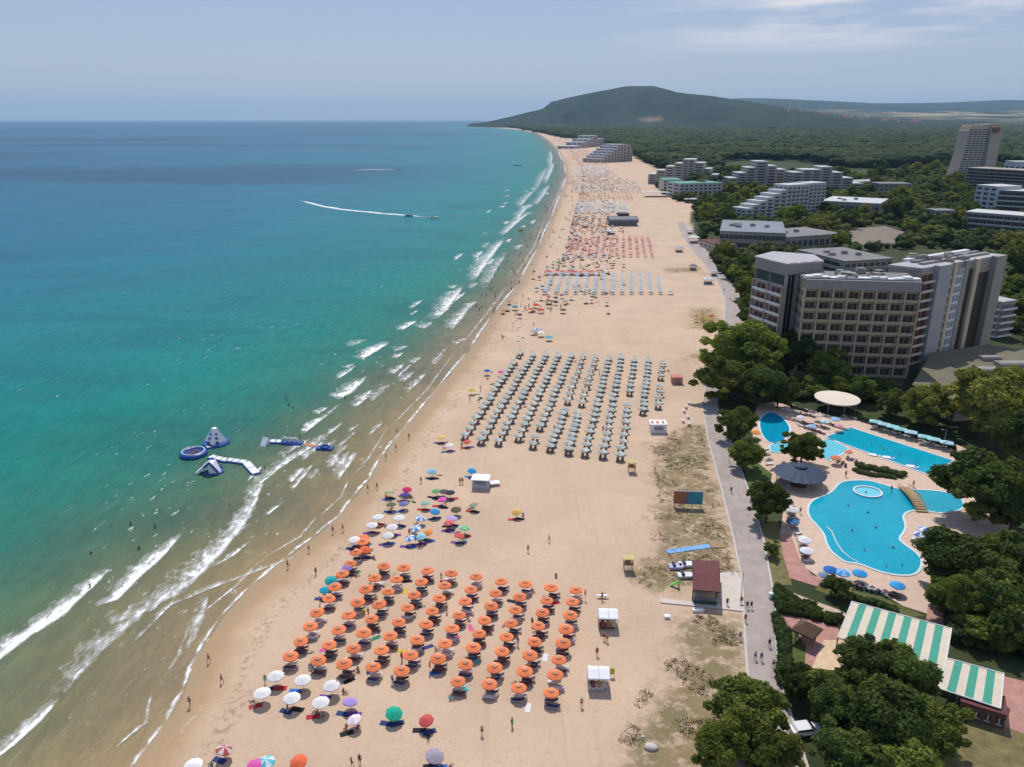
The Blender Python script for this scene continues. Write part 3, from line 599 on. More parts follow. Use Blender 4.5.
# stepped white hotel
def stepped(label, px0, px1, steps, depth, wall, group=None, bw=7, slab=WHB, name='terraced_hotel', win=GLASS, roof=WHB, left=3):
    """px0, px1: ground points of the facade's ends; steps: (u0, u1, height)"""
    p0, p1 = G(*px0), G(*px1); d_ = (p1 - p0); n_ = Vector((-d_.y, d_.x, 0)).normalized(); t_ = thing(name, label, 'hotel', p0[:], 0, group); first = True
    for k, (u0, u1, H) in enumerate(steps):
        a_, b_ = p0.lerp(p1, u0), p0.lerp(p1, u1); dp_ = depth - .7 * (k % 2)
        rf, c = block(t_, p0, [a_, b_, b_ + n_ * dp_, a_ + n_ * dp_], 0, H, wall, roof, 0, .9)
        fl = max(1, round(H / 3.2)); facade(t_, p0, a_, b_, .5, H - .3, fl, max(1, round((b_-a_).length / bw)), win, slab, None, ws=.6, wh=.5, dp=1.3)
        if k == 0 or H > steps[k-1][2]:
            lo = .5 if k == 0 else steps[k-1][2] + 1.2
            if H - lo > 1.5: facade(t_, p0, a_ + n_ * dp_ * .98, a_, lo, H - .2, max(1, round((H - lo) / 3.2)), left, win, slab, None, dp=.8)
    return t_
stepped('white stepped hotel whose roofline climbs in a smooth diagonal to the right', (745,222), (822,216), [(i/12, (i+1)/12, 10 + i * 2.6) for i in range(6)] + [(.5, .78, 27), (.78, 1, 27.6)], 16, WHB, bw=5.5, roof=WHB)
stepped('pale terraced hotel stepping up behind the beach bars', (648,184), (716,186), [(0,.12,12),(.12,.25,17),(.25,.38,22),(.38,.5,26),(.5,.66,31),(.66,.8,27),(.8,.9,20),(.9,1,13)], 26, PALE, bw=9)
stepped('pale terraced hotel behind the stepped white hotel', (728,190), (790,190), [(0,.14,13),(.14,.28,19),(.28,.42,25),(.42,.6,32),(.6,.75,27),(.75,.9,23),(.9,1,16)], 26, PALE, bw=9)
stepped('grey terraced hotel right of the stepped white hotel near the forest', (790,193), (862,193), [(0,.15,22),(.15,.4,25),(.4,.55,28),(.55,.7,22),(.7,.85,16),(.85,1,10)], 26, PALE, bw=9)
simple('small_hotel', 'small white hotel with a teal flat roof left of the beach trees', ((664,180),(682,180)), 14, 30, WHB, TEALR, 4, 5, 'hotel')
simple('small_hotel', 'wider white hotel with a teal flat roof above the promenade', ((680,184),(722,183)), 15, 30, WHB, TEALR, 4, 9, 'hotel', slab=WHB)
simple('low_hotel', 'low teal and white block among trees right of the terraced hotels', ((880,184),(912,184)), 12, 24, GREY, ROOFG, 3, 7, 'hotel')
simple('low_hotel', 'long white topped low block among trees beside the grey terraced hotel', ((858,182),(884,181)), 9, 24, GREY, ROOFW, 2, 6, 'hotel')
stepped('far stepped beach hotel, brownish and tallest in the middle, by the sand', (601,163), (632,161), [(k/10, (k+1)/10, 7 + k*4.3) for k in range(6)] + [(.6,.8,32),(.8,.93,30),(.93,1,22)], 45, mat('taupe_render', (.55, .47, .43), .85, .1, .1), bw=9, left=4)
stepped('farthest white hotel cluster where the beach curves away', (574,149), (603,146), [(0,.25,7),(.25,.45,16),(.45,.65,23),(.65,.8,32),(.8,1,22)], 50, WHB, bw=16)
# curved tower
def tower():
    Ht = 70; z0 = 0; a_, b_ = G(949,181), G(999,181); d_ = (b_ - a_).normalized(); n_ = Vector((-d_.y, d_.x, 0)); Lw = (b_ - a_).length
    t_ = thing('tower_hotel', 'tall ochre tower hotel with a flared curved left side above the forest', 'hotel', a_[:]); ang = math.atan2(d_.y, d_.x); m_ = MB(); N = 24; fl_ = lambda z: Lw * (.09 + .13 * (1 - (1 - z / Ht) ** 2.2)); vs = []; dep = 24
    for k in range(N + 1):
        z = Ht * k / N; x = fl_(z); x1_ = Lw * (.62)
        vs += [(x, 0, z), (x1_, 0, z), (x1_, dep, z), (x, dep, z)]
    fs = [(4*k+i, 4*k+(i+1) % 4, 4*k+4+(i+1) % 4, 4*k+4+i) for k in range(N) for i in range(4)] + [(4*N, 4*N+1, 4*N+2, 4*N+3)]
    m_.add(vs, fs).build('wall', OCHRE, t_).rotation_euler = (0, 0, ang)
    MB().box(Lw*.62 + .02, -4, 0, Lw*.84, dep + 3, Ht + 4).build('stair_shaft', mat('sand_render', (.50, .41, .31), .85, .1, .1), t_).rotation_euler = (0, 0, ang)
    MB().box(Lw*.25, 1, Ht + .01, Lw*.66, dep, Ht + 3).build('roof', OCHRE, t_).rotation_euler = (0, 0, ang)
    MB().lathe([(4, 0), (4.6, .5), (4.6, 5), (4, 6)], 16).build('roof_emblem', mat('dark_ochre', (.22, .13, .05), .7, .2, .5), t_).location = Matrix.Rotation(ang, 3, 'Z') @ Vector((Lw*.7, -6, Ht - 6))
    fls = 22
    for k in range(fls):
        z = 3 + k * (Ht - 6) / fls; x = fl_(z); b = MB().box(x - .8, -1.4, z, Lw*.615, -.01, z + 1.25).box(x - 1.2, 0, z, x - .01, dep, z + 1.25)
        b.build('balcony', CREAM, t_).rotation_euler = (0, 0, ang); b = MB().box(x + 1.0, -.3, z + 1.26, Lw*.61, -.005, z + 2.7)
        for q in range(1, 5): b.box(lerp(x, Lw*.62, q/5) - .35, -1.2, z + 1.251, lerp(x, Lw*.62, q/5) + .35, -.301, z + 3.1, 1)
        b.build('window_band', [GLASS, OCHRE], t_).rotation_euler = (0, 0, ang)
tower()
def band(label, px, H, depth, fl, wall, slab, name='apartment_block'): return simple(name, label, px, H, depth, wall, slab, fl, 10, left=2, slab=slab, win=DARK, dp=1.6, ws=.85, wh=.6)
band('dark long balcony block with white floor bands at the foot of the tower', ((968,168),(1045,172)), 28, 30, 8, mat('dark_render', (.12, .11, .12), .85, .1, .3), PALE)
simple('apartment_block', 'small white gable sided block with a bright flat roof below the tower', ((977,185),(998,187)), 25, 26, WHB, WHB, 6, 3, left=2)
band('dark block with bright roof edge at the right of the small white block', ((999,190.5),(1050,193)), 22, 26, 5, mat('dark_render2', (.14, .13, .13), .85, .1, .3), WHB)
band('low wide three storey block with pale stripes at the right under the towers', ((966,212),(1045,218)), 13, 26, 3, GREY, WHB)
simple('garden_house', 'small grey house between dark trees left of the low striped block', ((936,211),(956,211)), 8, 16, GREY, ROOFG, 2, 4)
simple('rooftop_hall', 'small bright roofed pavilion at the top right behind the dark balcony block', ((1016,162),(1040,162)), 34, 20, WHB, WHB, 2, 4)
# round-roofed beach club
p0 = G(610, 226); t_ = thing('beach_club', 'dark curved roof beach club standing alone on the far sand', 'building', p0[:]); m_ = MB(); n = 10; Lx = (G(637,226) - p0).length; m_.box(0, 0, 0, Lx, 12, 3)
m_.build('wall', GREY, t_); m_ = MB(); vs = []
for k in range(n + 1): a = math.pi * k / n; vs += [(-1, 6 - 8*math.cos(a), 3 + 4*math.sin(a)), (Lx + 1, 6 - 8*math.cos(a), 3 + 4*math.sin(a))]
m_.add(vs, [(2*k, 2*k+1, 2*k+3, 2*k+2) for k in range(n)] + [tuple(range(0, 2*n+2, 2)), tuple(range(1, 2*n+3, 2))]).build('roof', mat('dark_membrane', (.09, .10, .12), .5, .1, .2), t_)
MB().box(Lx*.35, 9, 6.5, Lx*.75, 20, 8.5).build('roof_box', DARK, t_); facade(t_, p0, p0, p0 + Vector((Lx, 0, 0)), .4, 2.9, 1, 8, GLASS)
# village houses on the far slope
hm = MB().prism([(-6,-5),(6,-5),(6,5),(-6,5)], 0, 6); hw = hm.mesh('wall', CREAM); hr = MB().add([(-7,-6,6.01),(7,-6,6.01),(7,6,6.01),(-7,6,6.01),(-7,0,10),(7,0,10)], [(0,1,5,4),(3,4,5,2),(0,4,3),(1,2,5),(0,3,2,1)]).mesh('roof', mat('red_tiles', (.24, .11, .075), .85, .15, .3))
hwn = MB().box(-4,-5.1,2,-2,-5.01,4).box(2,-5.1,2,4,-5.01,4).mesh('window', GLASS)
h0 = None; rr_ = random.Random(5)
for k in range(90):
    Yd = rr_.uniform(6600, 9000); px_ = rr_.uniform(765, 900); q = Vector(((px_ - 512) / F * Yd * 1.0, Yd, 0)); ix = int((q.x + 1800) / 22800 * 399); iy = int((q.y - 5200) / 19300 * 259)
    q.z = max(float(HZ[iy * 400 + ix]) - 2, 0)
    if h0 is None: h0 = thing('village_house', 'red roofed house of the distant village on the slope', 'house', q[:], 0, 'houses of the far village'); link('wall', hw, h0); link('roof', hr, h0); link('window', hwn, h0); h0.scale = (1.8, 1.8, 1.8)
    else: copy_tree(h0, q[:], rr_.uniform(0, 3), sc=rr_.uniform(1.4, 2.4))

# ================================================================== trees
LEAF = [foliage('leaf_green', (.095, .135, .024), (.18, .205, .040)), foliage('leaf_dark', (.045, .078, .018), (.11, .135, .030)), foliage('leaf_olive', (.115, .13, .028), (.19, .19, .045))]
BARK = mat('tree_bark', (.10, .075, .055), .9, .2, 3.)
def crown_mesh(seed, lobes, nleaf, m, ls=.055, flat=.8, shape='broad'):
    r_ = np.random.default_rng(seed); C = []
    for k in range(lobes):
        v = r_.normal(size=3); v /= np.linalg.norm(v); outer = k % 5 < 2; rad_ = r_.uniform(.74, 1.0) if outer else r_.uniform(.30, .68); s_ = r_.uniform(.08, .19) if outer else r_.uniform(.17, .35)
        if shape == 'cone': z = r_.uniform(-1, 1); w_ = (1 - (z + 1) / 2) * .75 + .08; an = r_.uniform(0, 6.28); C.append((w_ * .5 * math.cos(an), w_ * .5 * math.sin(an), z, w_ * .55 + .05)); continue
        C.append((v[0] * rad_, v[1] * rad_, v[2] * rad_ * flat, s_))
    C.append((0, 0, 0, .5 if shape != 'cone' else .25)); V_, F_ = [], []
    iv, if_ = IV, IF
    for cx, cy, cz, s_ in C:                                # inner leafy mass of each bough
        k = .80 + .2 * r_.random((len(iv), 1)); V_.append(iv * k * s_ * .74 + [cx, cy, cz]); F_.append(if_ + sum(len(x) for x in V_[:-1]))
    base = sum(len(x) for x in V_); tri = np.concatenate(F_)
    w_ = np.array([c[3] ** 2 for c in C]); pick = r_.choice(len(C), nleaf, p=w_ / w_.sum()); CC = np.array(C)[pick]
    nrm = r_.normal(size=(nleaf, 3)); nrm /= np.linalg.norm(nrm, axis=1)[:, None]; nrm[:, 2] = np.abs(nrm[:, 2]) * .9 + nrm[:, 2] * .1
    pos = CC[:, :3] + nrm * CC[:, 3:4] * r_.uniform(.70, 1.22, (nleaf, 1)); jn = nrm + r_.normal(size=(nleaf, 3)) * .55; jn /= np.linalg.norm(jn, axis=1)[:, None]
    u = np.cross(jn, r_.normal(size=(nleaf, 3))); u /= np.linalg.norm(u, axis=1)[:, None]; v = np.cross(jn, u); s_ = (ls * r_.uniform(.55, 1.35, nleaf))[:, None]
    q = np.stack([pos - u*s_ - v*s_*.6, pos + u*s_ - v*s_*.7, pos + u*s_*.8 + v*s_*.7, pos - u*s_*.7 + v*s_*.8], 1).reshape(-1, 3)
    i = np.arange(nleaf)[:, None] * 4 + base; t1 = np.concatenate([i, i+1, i+2], 1); t2 = np.concatenate([i, i+2, i+3], 1)
    return np_mesh('crown', np.concatenate(V_ + [q]), np.concatenate([tri, t1, t2]), m, False)
def trunk_mesh(h, r, seed=0):
    r_ = random.Random(seed); b = MB().tube((0,0,-.2), (0,0,h), r, r * .6, 8)
    for k in range(5): a = k * 1.26 + r_.random(); b.tube((0,0,h * .75), (math.cos(a) * h * .35, math.sin(a) * h * .35, h * 1.25), r * .42, r * .15, 5)
    return b.mesh('trunk', BARK, True)
BIGC = [[crown_mesh(11 + 7 * j + i, 60, 26000, LEAF[j], .034) for i in range(3)] for j in range(3)]
SMLC = [[crown_mesh(51 + 7 * j + i, 36, 4200, LEAF[j], .062) for i in range(3)] for j in range(3)]
TRK = trunk_mesh(1.0, .09)
CONE = crown_mesh(91, 16, 2500, LEAF[1], .06, shape='cone')
def tree(px, py, rpx, label, col=0, big=True, hr=.95, zc=None, group=None, flat=1.0, name='broadleaf_tree', cat='tree'):
    rad_ = 5.; zc_ = 6.
    for _ in range(4):
        p = G(px, py, zc_); dep = p.y * math.cos(TH) - (zc_ - HCAM) * math.sin(TH); rad_ = rpx * dep / F; zc_ = zc if zc is not None else rad_ * flat * .92 + .5
    p = G(px, py, zc_); t_ = thing(name, label, cat, (p.x, p.y, 0), 0, group)
    me = random.choice((BIGC if big else SMLC)[col]); c_ = link('crown', me, t_, (0, 0, zc_), random.uniform(0, 6.28)); c_.scale = (rad_ * random.uniform(.98, 1.2), rad_ * random.uniform(.98, 1.2), rad_ * flat * random.uniform(.98, 1.15))
    k = link('trunk', TRK, t_); k.scale = (rad_ * .8, rad_ * .8, max(zc_ - rad_ * .2, .5)); return t_
for q in [(742,350,38,'big rounded green tree beside the beach promenade in front of the hotel',0), (722,378,25,'lower left bough heavy tree overhanging the promenade edge',0), (760,382,26,'dark tree below the big promenade tree',1),
          (797,352,27,'tall dark tree against the left corner of the hotel',1), (828,368,21,'green tree in front of the hotel balconies',0), (779,392,17,'low dark tree left of the round white canopy',1),
          (862,388,15,'dark garden tree below the hotel front wing',1), (737,423,19,'round dark tree on the promenade above the lawn',1), (746,453,17,'smaller round tree beside the small lawn',0),
          (768,501,24,'dense square topped tree between promenade and lagoon pool',1), (803,447,19,'bushy tree between the round pool and the blue canopy',0), (893,402,15,'tree behind the row of pool parasols',1),
          (928,404,24,'olive green tree at the right end of the pool parasols',2), (985,402,36,'large olive tree below the restaurant roof',2), (1016,432,28,'dark tree at the right edge above the lagoon trees',1),
          (1010,385,22,'olive tree at the right edge beside the restaurant',2), (982,485,40,'large dark tree hiding the right end of the pools',1), (1018,500,38,'dark tree at the right edge level with the lagoon pool',1),
          (962,560,38,'big dark tree at the lower right corner of the pool terrace',1), (1008,560,34,'dark tree at the right edge below the pool terrace',1), (955,598,26,'green lower tree touching the striped canopy',0), (992,596,30,'very dark tree behind the striped canopy',1),
          (748,712,38,'large green tree at the bottom beside the promenade end',0), (722,748,28,'green tree at the bottom left of the promenade end',0), (775,748,30,'lower green tree at the bottom between promenade and parked car',0),
          (866,668,32,'leafy tree overlapping the left half of the striped canopy',1), (903,672,33,'dark green tree overlapping the middle of the striped canopy',1), (835,700,30,'dark tree beside the white parked car',1), (880,718,45,'largest dark tree at the bottom of the picture',1),
          (930,728,36,'olive dark tree at the bottom below the striped canopy',0), (850,755,34,'dark tree at the bottom edge left of the largest tree',1), (905,765,36,'green tree at the bottom edge right of the largest tree',0),
          (800,682,19,'dark hedge like tree at the end of the small lawn',1)]:
    tree(*q[:4], col=q[4])
for x, y, r_, l_ in [(773,549,9,'round clipped bush beside the pink paving strip'), (840,587,14,'round bush below the blue pool parasols'), (727,282,0,''), (832,462,0,''), (1012,622,8,'low bush on the lawn at the right edge')]:
    if r_: tree(x, y, r_, l_, 1, False, hr=.8, flat=.75, name='garden_bush', cat='bush')
def leaf_quads(c, r_, n, s0):
    nr = rng.normal(size=(n, 3)); nr /= np.linalg.norm(nr, axis=1)[:, None]; nr[:, 2] = np.abs(nr[:, 2]); pos = c + nr * r_ * rng.uniform(.8, 1.18, (n, 1))
    jn = nr + rng.normal(size=(n, 3)) * .6; jn /= np.linalg.norm(jn, axis=1)[:, None]; u = np.cross(jn, rng.normal(size=(n, 3))); u /= np.linalg.norm(u, axis=1)[:, None]; v = np.cross(jn, u); s_ = s0 * rng.uniform(.5, 1.4, (n, 1))
    q = np.stack([pos - u*s_ - v*s_, pos + u*s_ - v*s_*.7, pos + v*s_], 1).reshape(-1, 3); return q, np.arange(n * 3).reshape(-1, 3)
def pack(parts):
    V_, F_, o = [], [], 0
    for v, f in parts: V_.append(v); F_.append(f + o); o += len(v)
    return np.concatenate(V_), np.concatenate(F_)
p = G(998, 655); t_ = thing('conifer_tree', 'dark conical conifer right of the shorter striped canopy', 'tree', (p.x, p.y, 0)); k = link('crown', CONE, t_, (0, 0, 4.6)); k.scale = (2.6, 2.6, 4.0); link('trunk', TRK, t_).scale = (2, 2, 2)
HEDGE = foliage('hedge_leaf', (.03, .055, .014), (.05, .075, .02))
def hedge(px, w, h, label):
    P_ = [G(x, y) for x, y in px]; parts = []
    for a_, b_ in zip(P_, P_[1:]):
        n = max(2, int((b_ - a_).length / .55))
        for k in range(n):
            for s_ in range(2):
                p = a_.lerp(b_, k / n) + Vector((random.uniform(-w/3, w/3), random.uniform(-w/3, w/3), 0)) - P_[0]; rr2 = w * .42 * random.uniform(.7, 1.2); c = np.array([p.x, p.y, h * .45 * random.uniform(.8, 1.1)]); r3 = np.array([rr2, rr2, h * .5])
                parts.append((IV * (1 + rng.uniform(-.3, .3, (len(IV), 1))) * r3 * .88 + c, IF)); parts.append(leaf_quads(c, r3, 70, .11))
    o_ = link('hedge', np_mesh('hedge', *pack(parts), HEDGE, False), None, P_[0][:]); tag(o_, label, 'hedge')
hedge([(780,622),(782,640),(784,665),(786,690)], 2.2, 1.6, 'thick clipped hedge along the left side of the small lawn')
hedge([(780,613),(800,616),(820,621),(836,624)], 1.3, 1.1, 'hedge along the lower edge of the flower bed')
hedge([(777,588),(777,600),(779,612)], 1.3, 1.1, 'short hedge at the promenade end of the flower bed')
hedge([(860,467),(872,470),(885,472),(905,477)], 2.2, 1.2, 'planted strip between the rectangular pool and the lagoon pool')
hedge([(858,472),(875,476),(895,478)], 1.8, .8, 'lower olive planting beside the lagoon pool')
hedge([(785,403),(795,408),(808,412)], 1.6, .6, 'small planted bed behind the round pool loungers')
hedge([(858,420),(885,428),(915,437),(955,450)], 1.4, 1.4, 'long hedge behind the row of pool parasols')
hedge([(850,600),(870,604),(900,614)], 1.6, 1.3, 'hedge below the pool terrace beside the striped canopy')
fb = pts((778,588),(790,597),(842,620),(836,622),(800,613),(780,608)); sm_ = MB()
k = 0; b0_ = None
while k < 46:
    x = random.uniform(778, 842); y = random.uniform(586, 622); q = G(x, y)
    if not in_poly(np.array([q.x]), np.array([q.y]), fb)[0]: continue
    k += 1; s_ = random.uniform(.6, 1.15)
    if b0_ is None: b0_ = thing('shrub', 'rounded shrub planted in the flower bed beside the promenade', 'shrub', q[:], 0, 'shrubs of the flower bed'); link('foliage', SMLC[1][0], b0_, (0, 0, .6)).scale = (1, 1, .8)
    else: copy_tree(b0_, q[:], random.uniform(0, 6), sc=s_)
# woodland trees between the buildings
MASKS = [o_ for o_ in COL.objects if o_.type == 'MESH' and o_.parent and o_.name.split('.')[0] == 'wall']
bpy.context.view_layer.update(); BX = []
for w_ in MASKS:
    v = [w_.matrix_world @ Vector(c) for c in w_.bound_box]; BX.append((min(p.x for p in v) - 3, max(p.x for p in v) + 3, min(p.y for p in v) - 4, max(p.y for p in v) + 4))
ZONES = [(pts((704,200),(740,188),(790,192),(860,190),(930,180),(1100,180),(1100,262),(1010,262),(960,250),(880,250),(840,262),(745,262),(722,280),(708,252),(700,240)), 150, (5.0, 8.5)),
         (pts((738,292),(722,275),(738,262),(760,272),(760,320),(748,330)), 9, (3.6, 5)), (pts((1010,262),(1100,250),(1100,350),(1012,345)), 12, (6, 9)), (pts((760,395),(830,385),(900,388),(915,405),(860,402),(800,400)), 9, (2.6, 4)),
         (pts((655,186),(700,196),(712,222),(700,226),(690,205),(668,198)), 12, (4, 6)), (pts((640,178),(730,172),(860,178),(930,168),(1100,168),(1100,182),(930,182),(860,190),(790,186),(730,182),(690,178)), 60, (6, 9.5)),
         (pts((990,600),(1100,600),(1100,690),(1010,650)), 6, (4, 6)), (pts((950,640),(1000,655),(1000,640),(960,620)), 3, (3, 4))]
P0 = None; placed = []; ntr = {}
LAB = ['leafy green tree growing among the resort buildings', 'dark green tree growing among the resort buildings', 'yellow green tree growing among the resort buildings']
ROADZ = [(pts((842,240),(850,228),(884,224),(908,232),(900,245),(870,250)))]
for zi, (poly, n, (r0, r1)) in enumerate(ZONES):
    xs = [p.x for p in poly]; ys = [p.y for p in poly]; cnt = 0; tries = 0
    while cnt < n and tries < n * 60:
        tries += 1; x = random.uniform(min(xs), max(xs)); y = random.uniform(min(ys), max(ys)); px_, py_ = to_px(x, y, 5)
        if px_ > 1045: continue
        if not in_poly(np.array([x]), np.array([y]), poly)[0] or any(a <= x <= b and c <= y <= d_ for a, b, c, d_ in BX): continue
        if any(in_poly(np.array([x]), np.array([y]), z_)[0] for z_ in ROADZ): continue
        rd_ = random.uniform(r0, r1)
        if any((x - a) ** 2 + (y - b) ** 2 < (.65 * (rd_ + c)) ** 2 for a, b, c in placed): continue
        placed.append((x, y, rd_)); cnt += 1; col = random.choices((0, 1, 2), (3, 4, 1.6 if zi == 0 else .5))[0]
        if col not in ntr:
            t_ = thing('broadleaf_tree', LAB[col], 'tree', (x, y, 0), 0, ['green', 'dark', 'yellow green'][col] + ' trees among the resort buildings'); link('crown', SMLC[col][0], t_, (0, 0, .95)).scale = (1.15, 1.15, 1.05); link('trunk', TRK, t_); t_.scale = (rd_,) * 3; ntr[col] = t_
        else:
            r2 = copy_tree(ntr[col], (x, y, 0), random.uniform(0, 6.28), sc=(rd_, rd_, rd_ * random.uniform(.85, 1.3)))
            for ch in r2.children:
                if ch.name.startswith('crown'): ch.data = random.choice(SMLC[col])
def thicket():
    parts = []
    for zi, (poly, n, _) in enumerate(ZONES):
        xs = [p.x for p in poly]; ys = [p.y for p in poly]; n = (4600, 240, 300, 200, 260, 1500, 130, 40)[zi]
        X_ = rng.uniform(min(xs), max(xs), n * 2); Y_ = rng.uniform(min(ys), max(ys), n * 2); k_ = in_poly(X_, Y_, poly)
        for z_ in ROADZ: k_ &= ~in_poly(X_, Y_, z_)
        for x, y in zip(X_[k_][:n], Y_[k_][:n]):
            if any(a + 1 <= x <= b - 1 and c + 2 <= y <= d_ - 2 for a, b, c, d_ in BX): continue
            r_ = random.uniform(1.2, 3.4) * (1 + y / 900 * .6) * (1 if zi not in (1, 3, 6, 7) else .6); c = np.array([x, y, r_ * random.uniform(.4, 1.0)]); r3 = np.array([r_, r_, r_ * .85])
            parts.append((IV * (1 + rng.uniform(-.3, .3, (len(IV), 1))) * r3 * .85 + c, IF)); parts.append(leaf_quads(c, r3, 60 if y < 520 else 26, r_ * .13))
    tag(link('undergrowth', np_mesh('undergrowth', *pack(parts), UG, False)), None, None, None, 'stuff')
t = NT('undergrowth_leaf'); P = t.pos()
c = t.mix(t.rng(t.noise(.03, 5, .65, P), .4, .6), (.034, .055, .015), (.10, .118, .028)); c = t.mix(t.rng(t.noise(.5, 5, .7, P), .35, .65), t.mix(.5, c, (.008, .016, .006)), c)
t.l(c, t.p.inputs['Base Color']); t.p.inputs['Roughness'].default_value = .9; t.p.inputs['Specular IOR Level'].default_value = .1; UG = t.m
thicket()
BLD = [(o_, o_.location.copy(), ' '.join(o_['label'].split()[:9])) for o_ in COL.objects if o_.get('category') in ('building', 'hotel') and o_.type == 'EMPTY']
SHORT = {}
for o_, l_, w_ in BLD:
    q = o_['label']
    for cut in (' with ', ' among ', ' whose ', ' where ', ' by ', ' in front ', ', ', ' stepping ', ' behind ', ' right of ', ' left of ', ' at the ', ' above ', ' directly ', ' between ', ' just ', ' below ', ' extending '):
        if cut in q and len(q[:q.index(cut)].split()) >= 3: q = q[:q.index(cut)]
    SHORT[o_.name] = ' '.join(q.split()[:7])
for o_ in [o for o in COL.objects if o.type == 'EMPTY' and o.get('category') == 'tree' and o.get('label') in LAB]:
    b_ = min(BLD, key=lambda b: (b[1] - o_.location).length); dx, dy = o_.location.x - b_[1].x, o_.location.y - b_[1].y
    side = ('right of' if dx > 0 else 'left of') if abs(dx) > abs(dy) else ('beyond' if dy > 0 else 'on the near side of'); r_ = o_.scale[0]; sz = 'small' if r_ < 5.6 else 'large' if r_ > 7.3 else 'middling'
    colr = ['green', 'dark green', 'yellow green'][LAB.index(o_['label'])]; o_['label'] = '%s %s tree %s the %s' % (sz, colr, side, SHORT[b_[0].name]); o_['group'] = '%s trees %s the %s' % (colr, side, SHORT[b_[0].name])
# ================================================================== beach: parasols, loungers
ORD = ['', 'first','second','third','fourth','fifth','sixth','seventh','eighth','ninth','tenth','eleventh','twelfth','thirteenth','fourteenth','fifteenth','sixteenth','seventeenth','eighteenth','nineteenth','twentieth','twenty-first','twenty-second','twenty-third','twenty-fourth','twenty-fifth','twenty-sixth','twenty-seventh','twenty-eighth']
POLE = mat('parasol_pole', (.45, .43, .40), .5, .1, 3.)
_cm = {}
def colmat(c, nm='cloth'):
    k = tuple(round(x, 3) for x in c)
    if k not in _cm: _cm[k] = mat('%s_%d' % (nm, len(_cm)), k, .85, .10, 2.0, .15, objvar=.12)
    return _cm[k]
def canopy_mesh(r, h, n, mats, stripes=False, sag=.12, rim2=False):
    b = MB(); rings = [(0.0, h), (r*.33, h * .80), (r*.66, h * .42), (r, 0), (r * 1.0, -.16)]; N = n * 2
    vs = [(0, 0, h)]
    for rr_, z in rings[1:]:
        for i in range(N):
            a = 2*math.pi*i/N; q = 1 - (.045 if i % 2 else 0) * (rr_ / r); zz = z - (sag * .35 * (rr_ / r) if i % 2 else 0); vs.append((rr_*q*math.cos(a), rr_*q*math.sin(a), zz))
    for k in range(len(rings) - 1):
        for i in range(N):
            j = (i+1) % N; mi = (i // 2) % 2 if stripes else (1 if rim2 and k == 3 else 0)
            if k == 0: b.add([vs[0], vs[1+i], vs[1+j]], [(0,1,2)], mi)
            else: o_ = 1 + (k-1)*N; p_ = 1 + k*N; b.add([vs[o_+i], vs[p_+i], vs[p_+j], vs[o_+j]], [(0,1,2,3)], mi)
    return b.mesh('canopy', mats)
def parasol(label, mats, r=1.15, h=2.0, group=None, vent=None, stripes=False, tilt=0, n=8, rim2=False, ped=True):
    t_ = thing('beach_parasol', label, 'parasol', (0,0,0), 0, group); c_ = link('canopy', canopy_mesh(r, .42 * r, n, mats, stripes, rim2=rim2), t_, (0, 0, h - .3))
    if vent: link('vent_cap', canopy_mesh(r * .40, .22 * r, n, [vent]), t_, (0, 0, h + .42 * r * .78 - .17))
    link('pole', MB().tube((0,0,-.1), (0,0,h + .12), .03).mesh('pole', POLE), t_)
    if tilt: c_.rotation_euler = (tilt, tilt * .6, 0)
    return t_
def lounger_proto(frame, pad):
    t_ = thing('sun_lounger', 'sun lounger', 'sun lounger'); b = MB().box(-1., -.32, .28, 1., -.27, .34).box(-1., .27, .28, 1., .32, .34)
    for x in (-.95, .9): b.box(x, -.32, 0, x + .05, -.27, .279).box(x, .27, 0, x + .05, .32, .279)
    b.build('frame', frame, t_); MB().box(-.35, -.30, .345, 1.0, .30, .40).build('mattress', pad, t_)
    MB().add([(-.36,-.3,.345),(-.36,.3,.345),(-1.0,.3,.72),(-1.0,-.3,.72),(-.34,-.3,.40),(-.34,.3,.40),(-.97,.3,.78),(-.97,-.3,.78)], [(0,3,2,1),(4,5,6,7),(0,1,5,4),(1,2,6,5),(2,3,7,6),(3,0,4,7)]).build('backrest', pad, t_); return t_
PLAST = mat('white_plastic', (.70, .70, .70), .5, .05, 3.)
LP = [lounger_proto(PLAST, mat('white_lounger_fabric', (.62, .60, .58), .8, .1, 3.)), lounger_proto(mat('dark_plastic', (.10, .08, .08), .6, .1, 2.), mat('maroon_lounger_fabric', (.09, .05, .07), .85, .15, 3.)),
      lounger_proto(PLAST, mat('navy_lounger_fabric', (.05, .06, .12), .85, .15, 3.))]
used_l = [False] * 3
def put(protos, used, k, loc, rz, label, group):
    if not used[k]: used[k] = True; o_ = protos[k]; o_.location = loc; o_.rotation_euler = (0, 0, rz); o_['label'] = label; o_['group'] = group; return o_
    return copy_tree(protos[k], loc, rz, label, group)
ORANGE = mat('orange_canvas', (.78, .225, .09), .85, .08, 2., .15, objvar=.12); ORANGE2 = mat('orange_canvas_pale', (.82, .38, .22), .85, .08, 2., .15, objvar=.1)
par_o = parasol('', [ORANGE, ORANGE2], 1.22, 2.15, 'orange parasols of the near block', ORANGE2); used_o = [False]
def beach_towel(loc, rz, c, label, w=.8, l=1.8):
    o_ = MB().box(-l/2, -w/2, .01, l/2, w/2, .03).build('beach_towel', colmat(c)); o_.location = loc; o_.rotation_euler = (0, 0, rz); return tag(o_, label, 'towel')
OC = [((290,654.5),(363,540),10,1),((317.4,658.5),(382.5,564),8,0),((343.6,662),(403,566),8,0),((372,665),(428,569),8,0),((401,669),(451,572),8,0),((438,657),(476.5,575),7,0),((458.4,678.5),(500.6,579.5),8,0),((489,681.7),(525,583),8,0),((519.6,686),(550,586),8,0),((551,691),(576.5,588),8,0)]
SPOTS = []
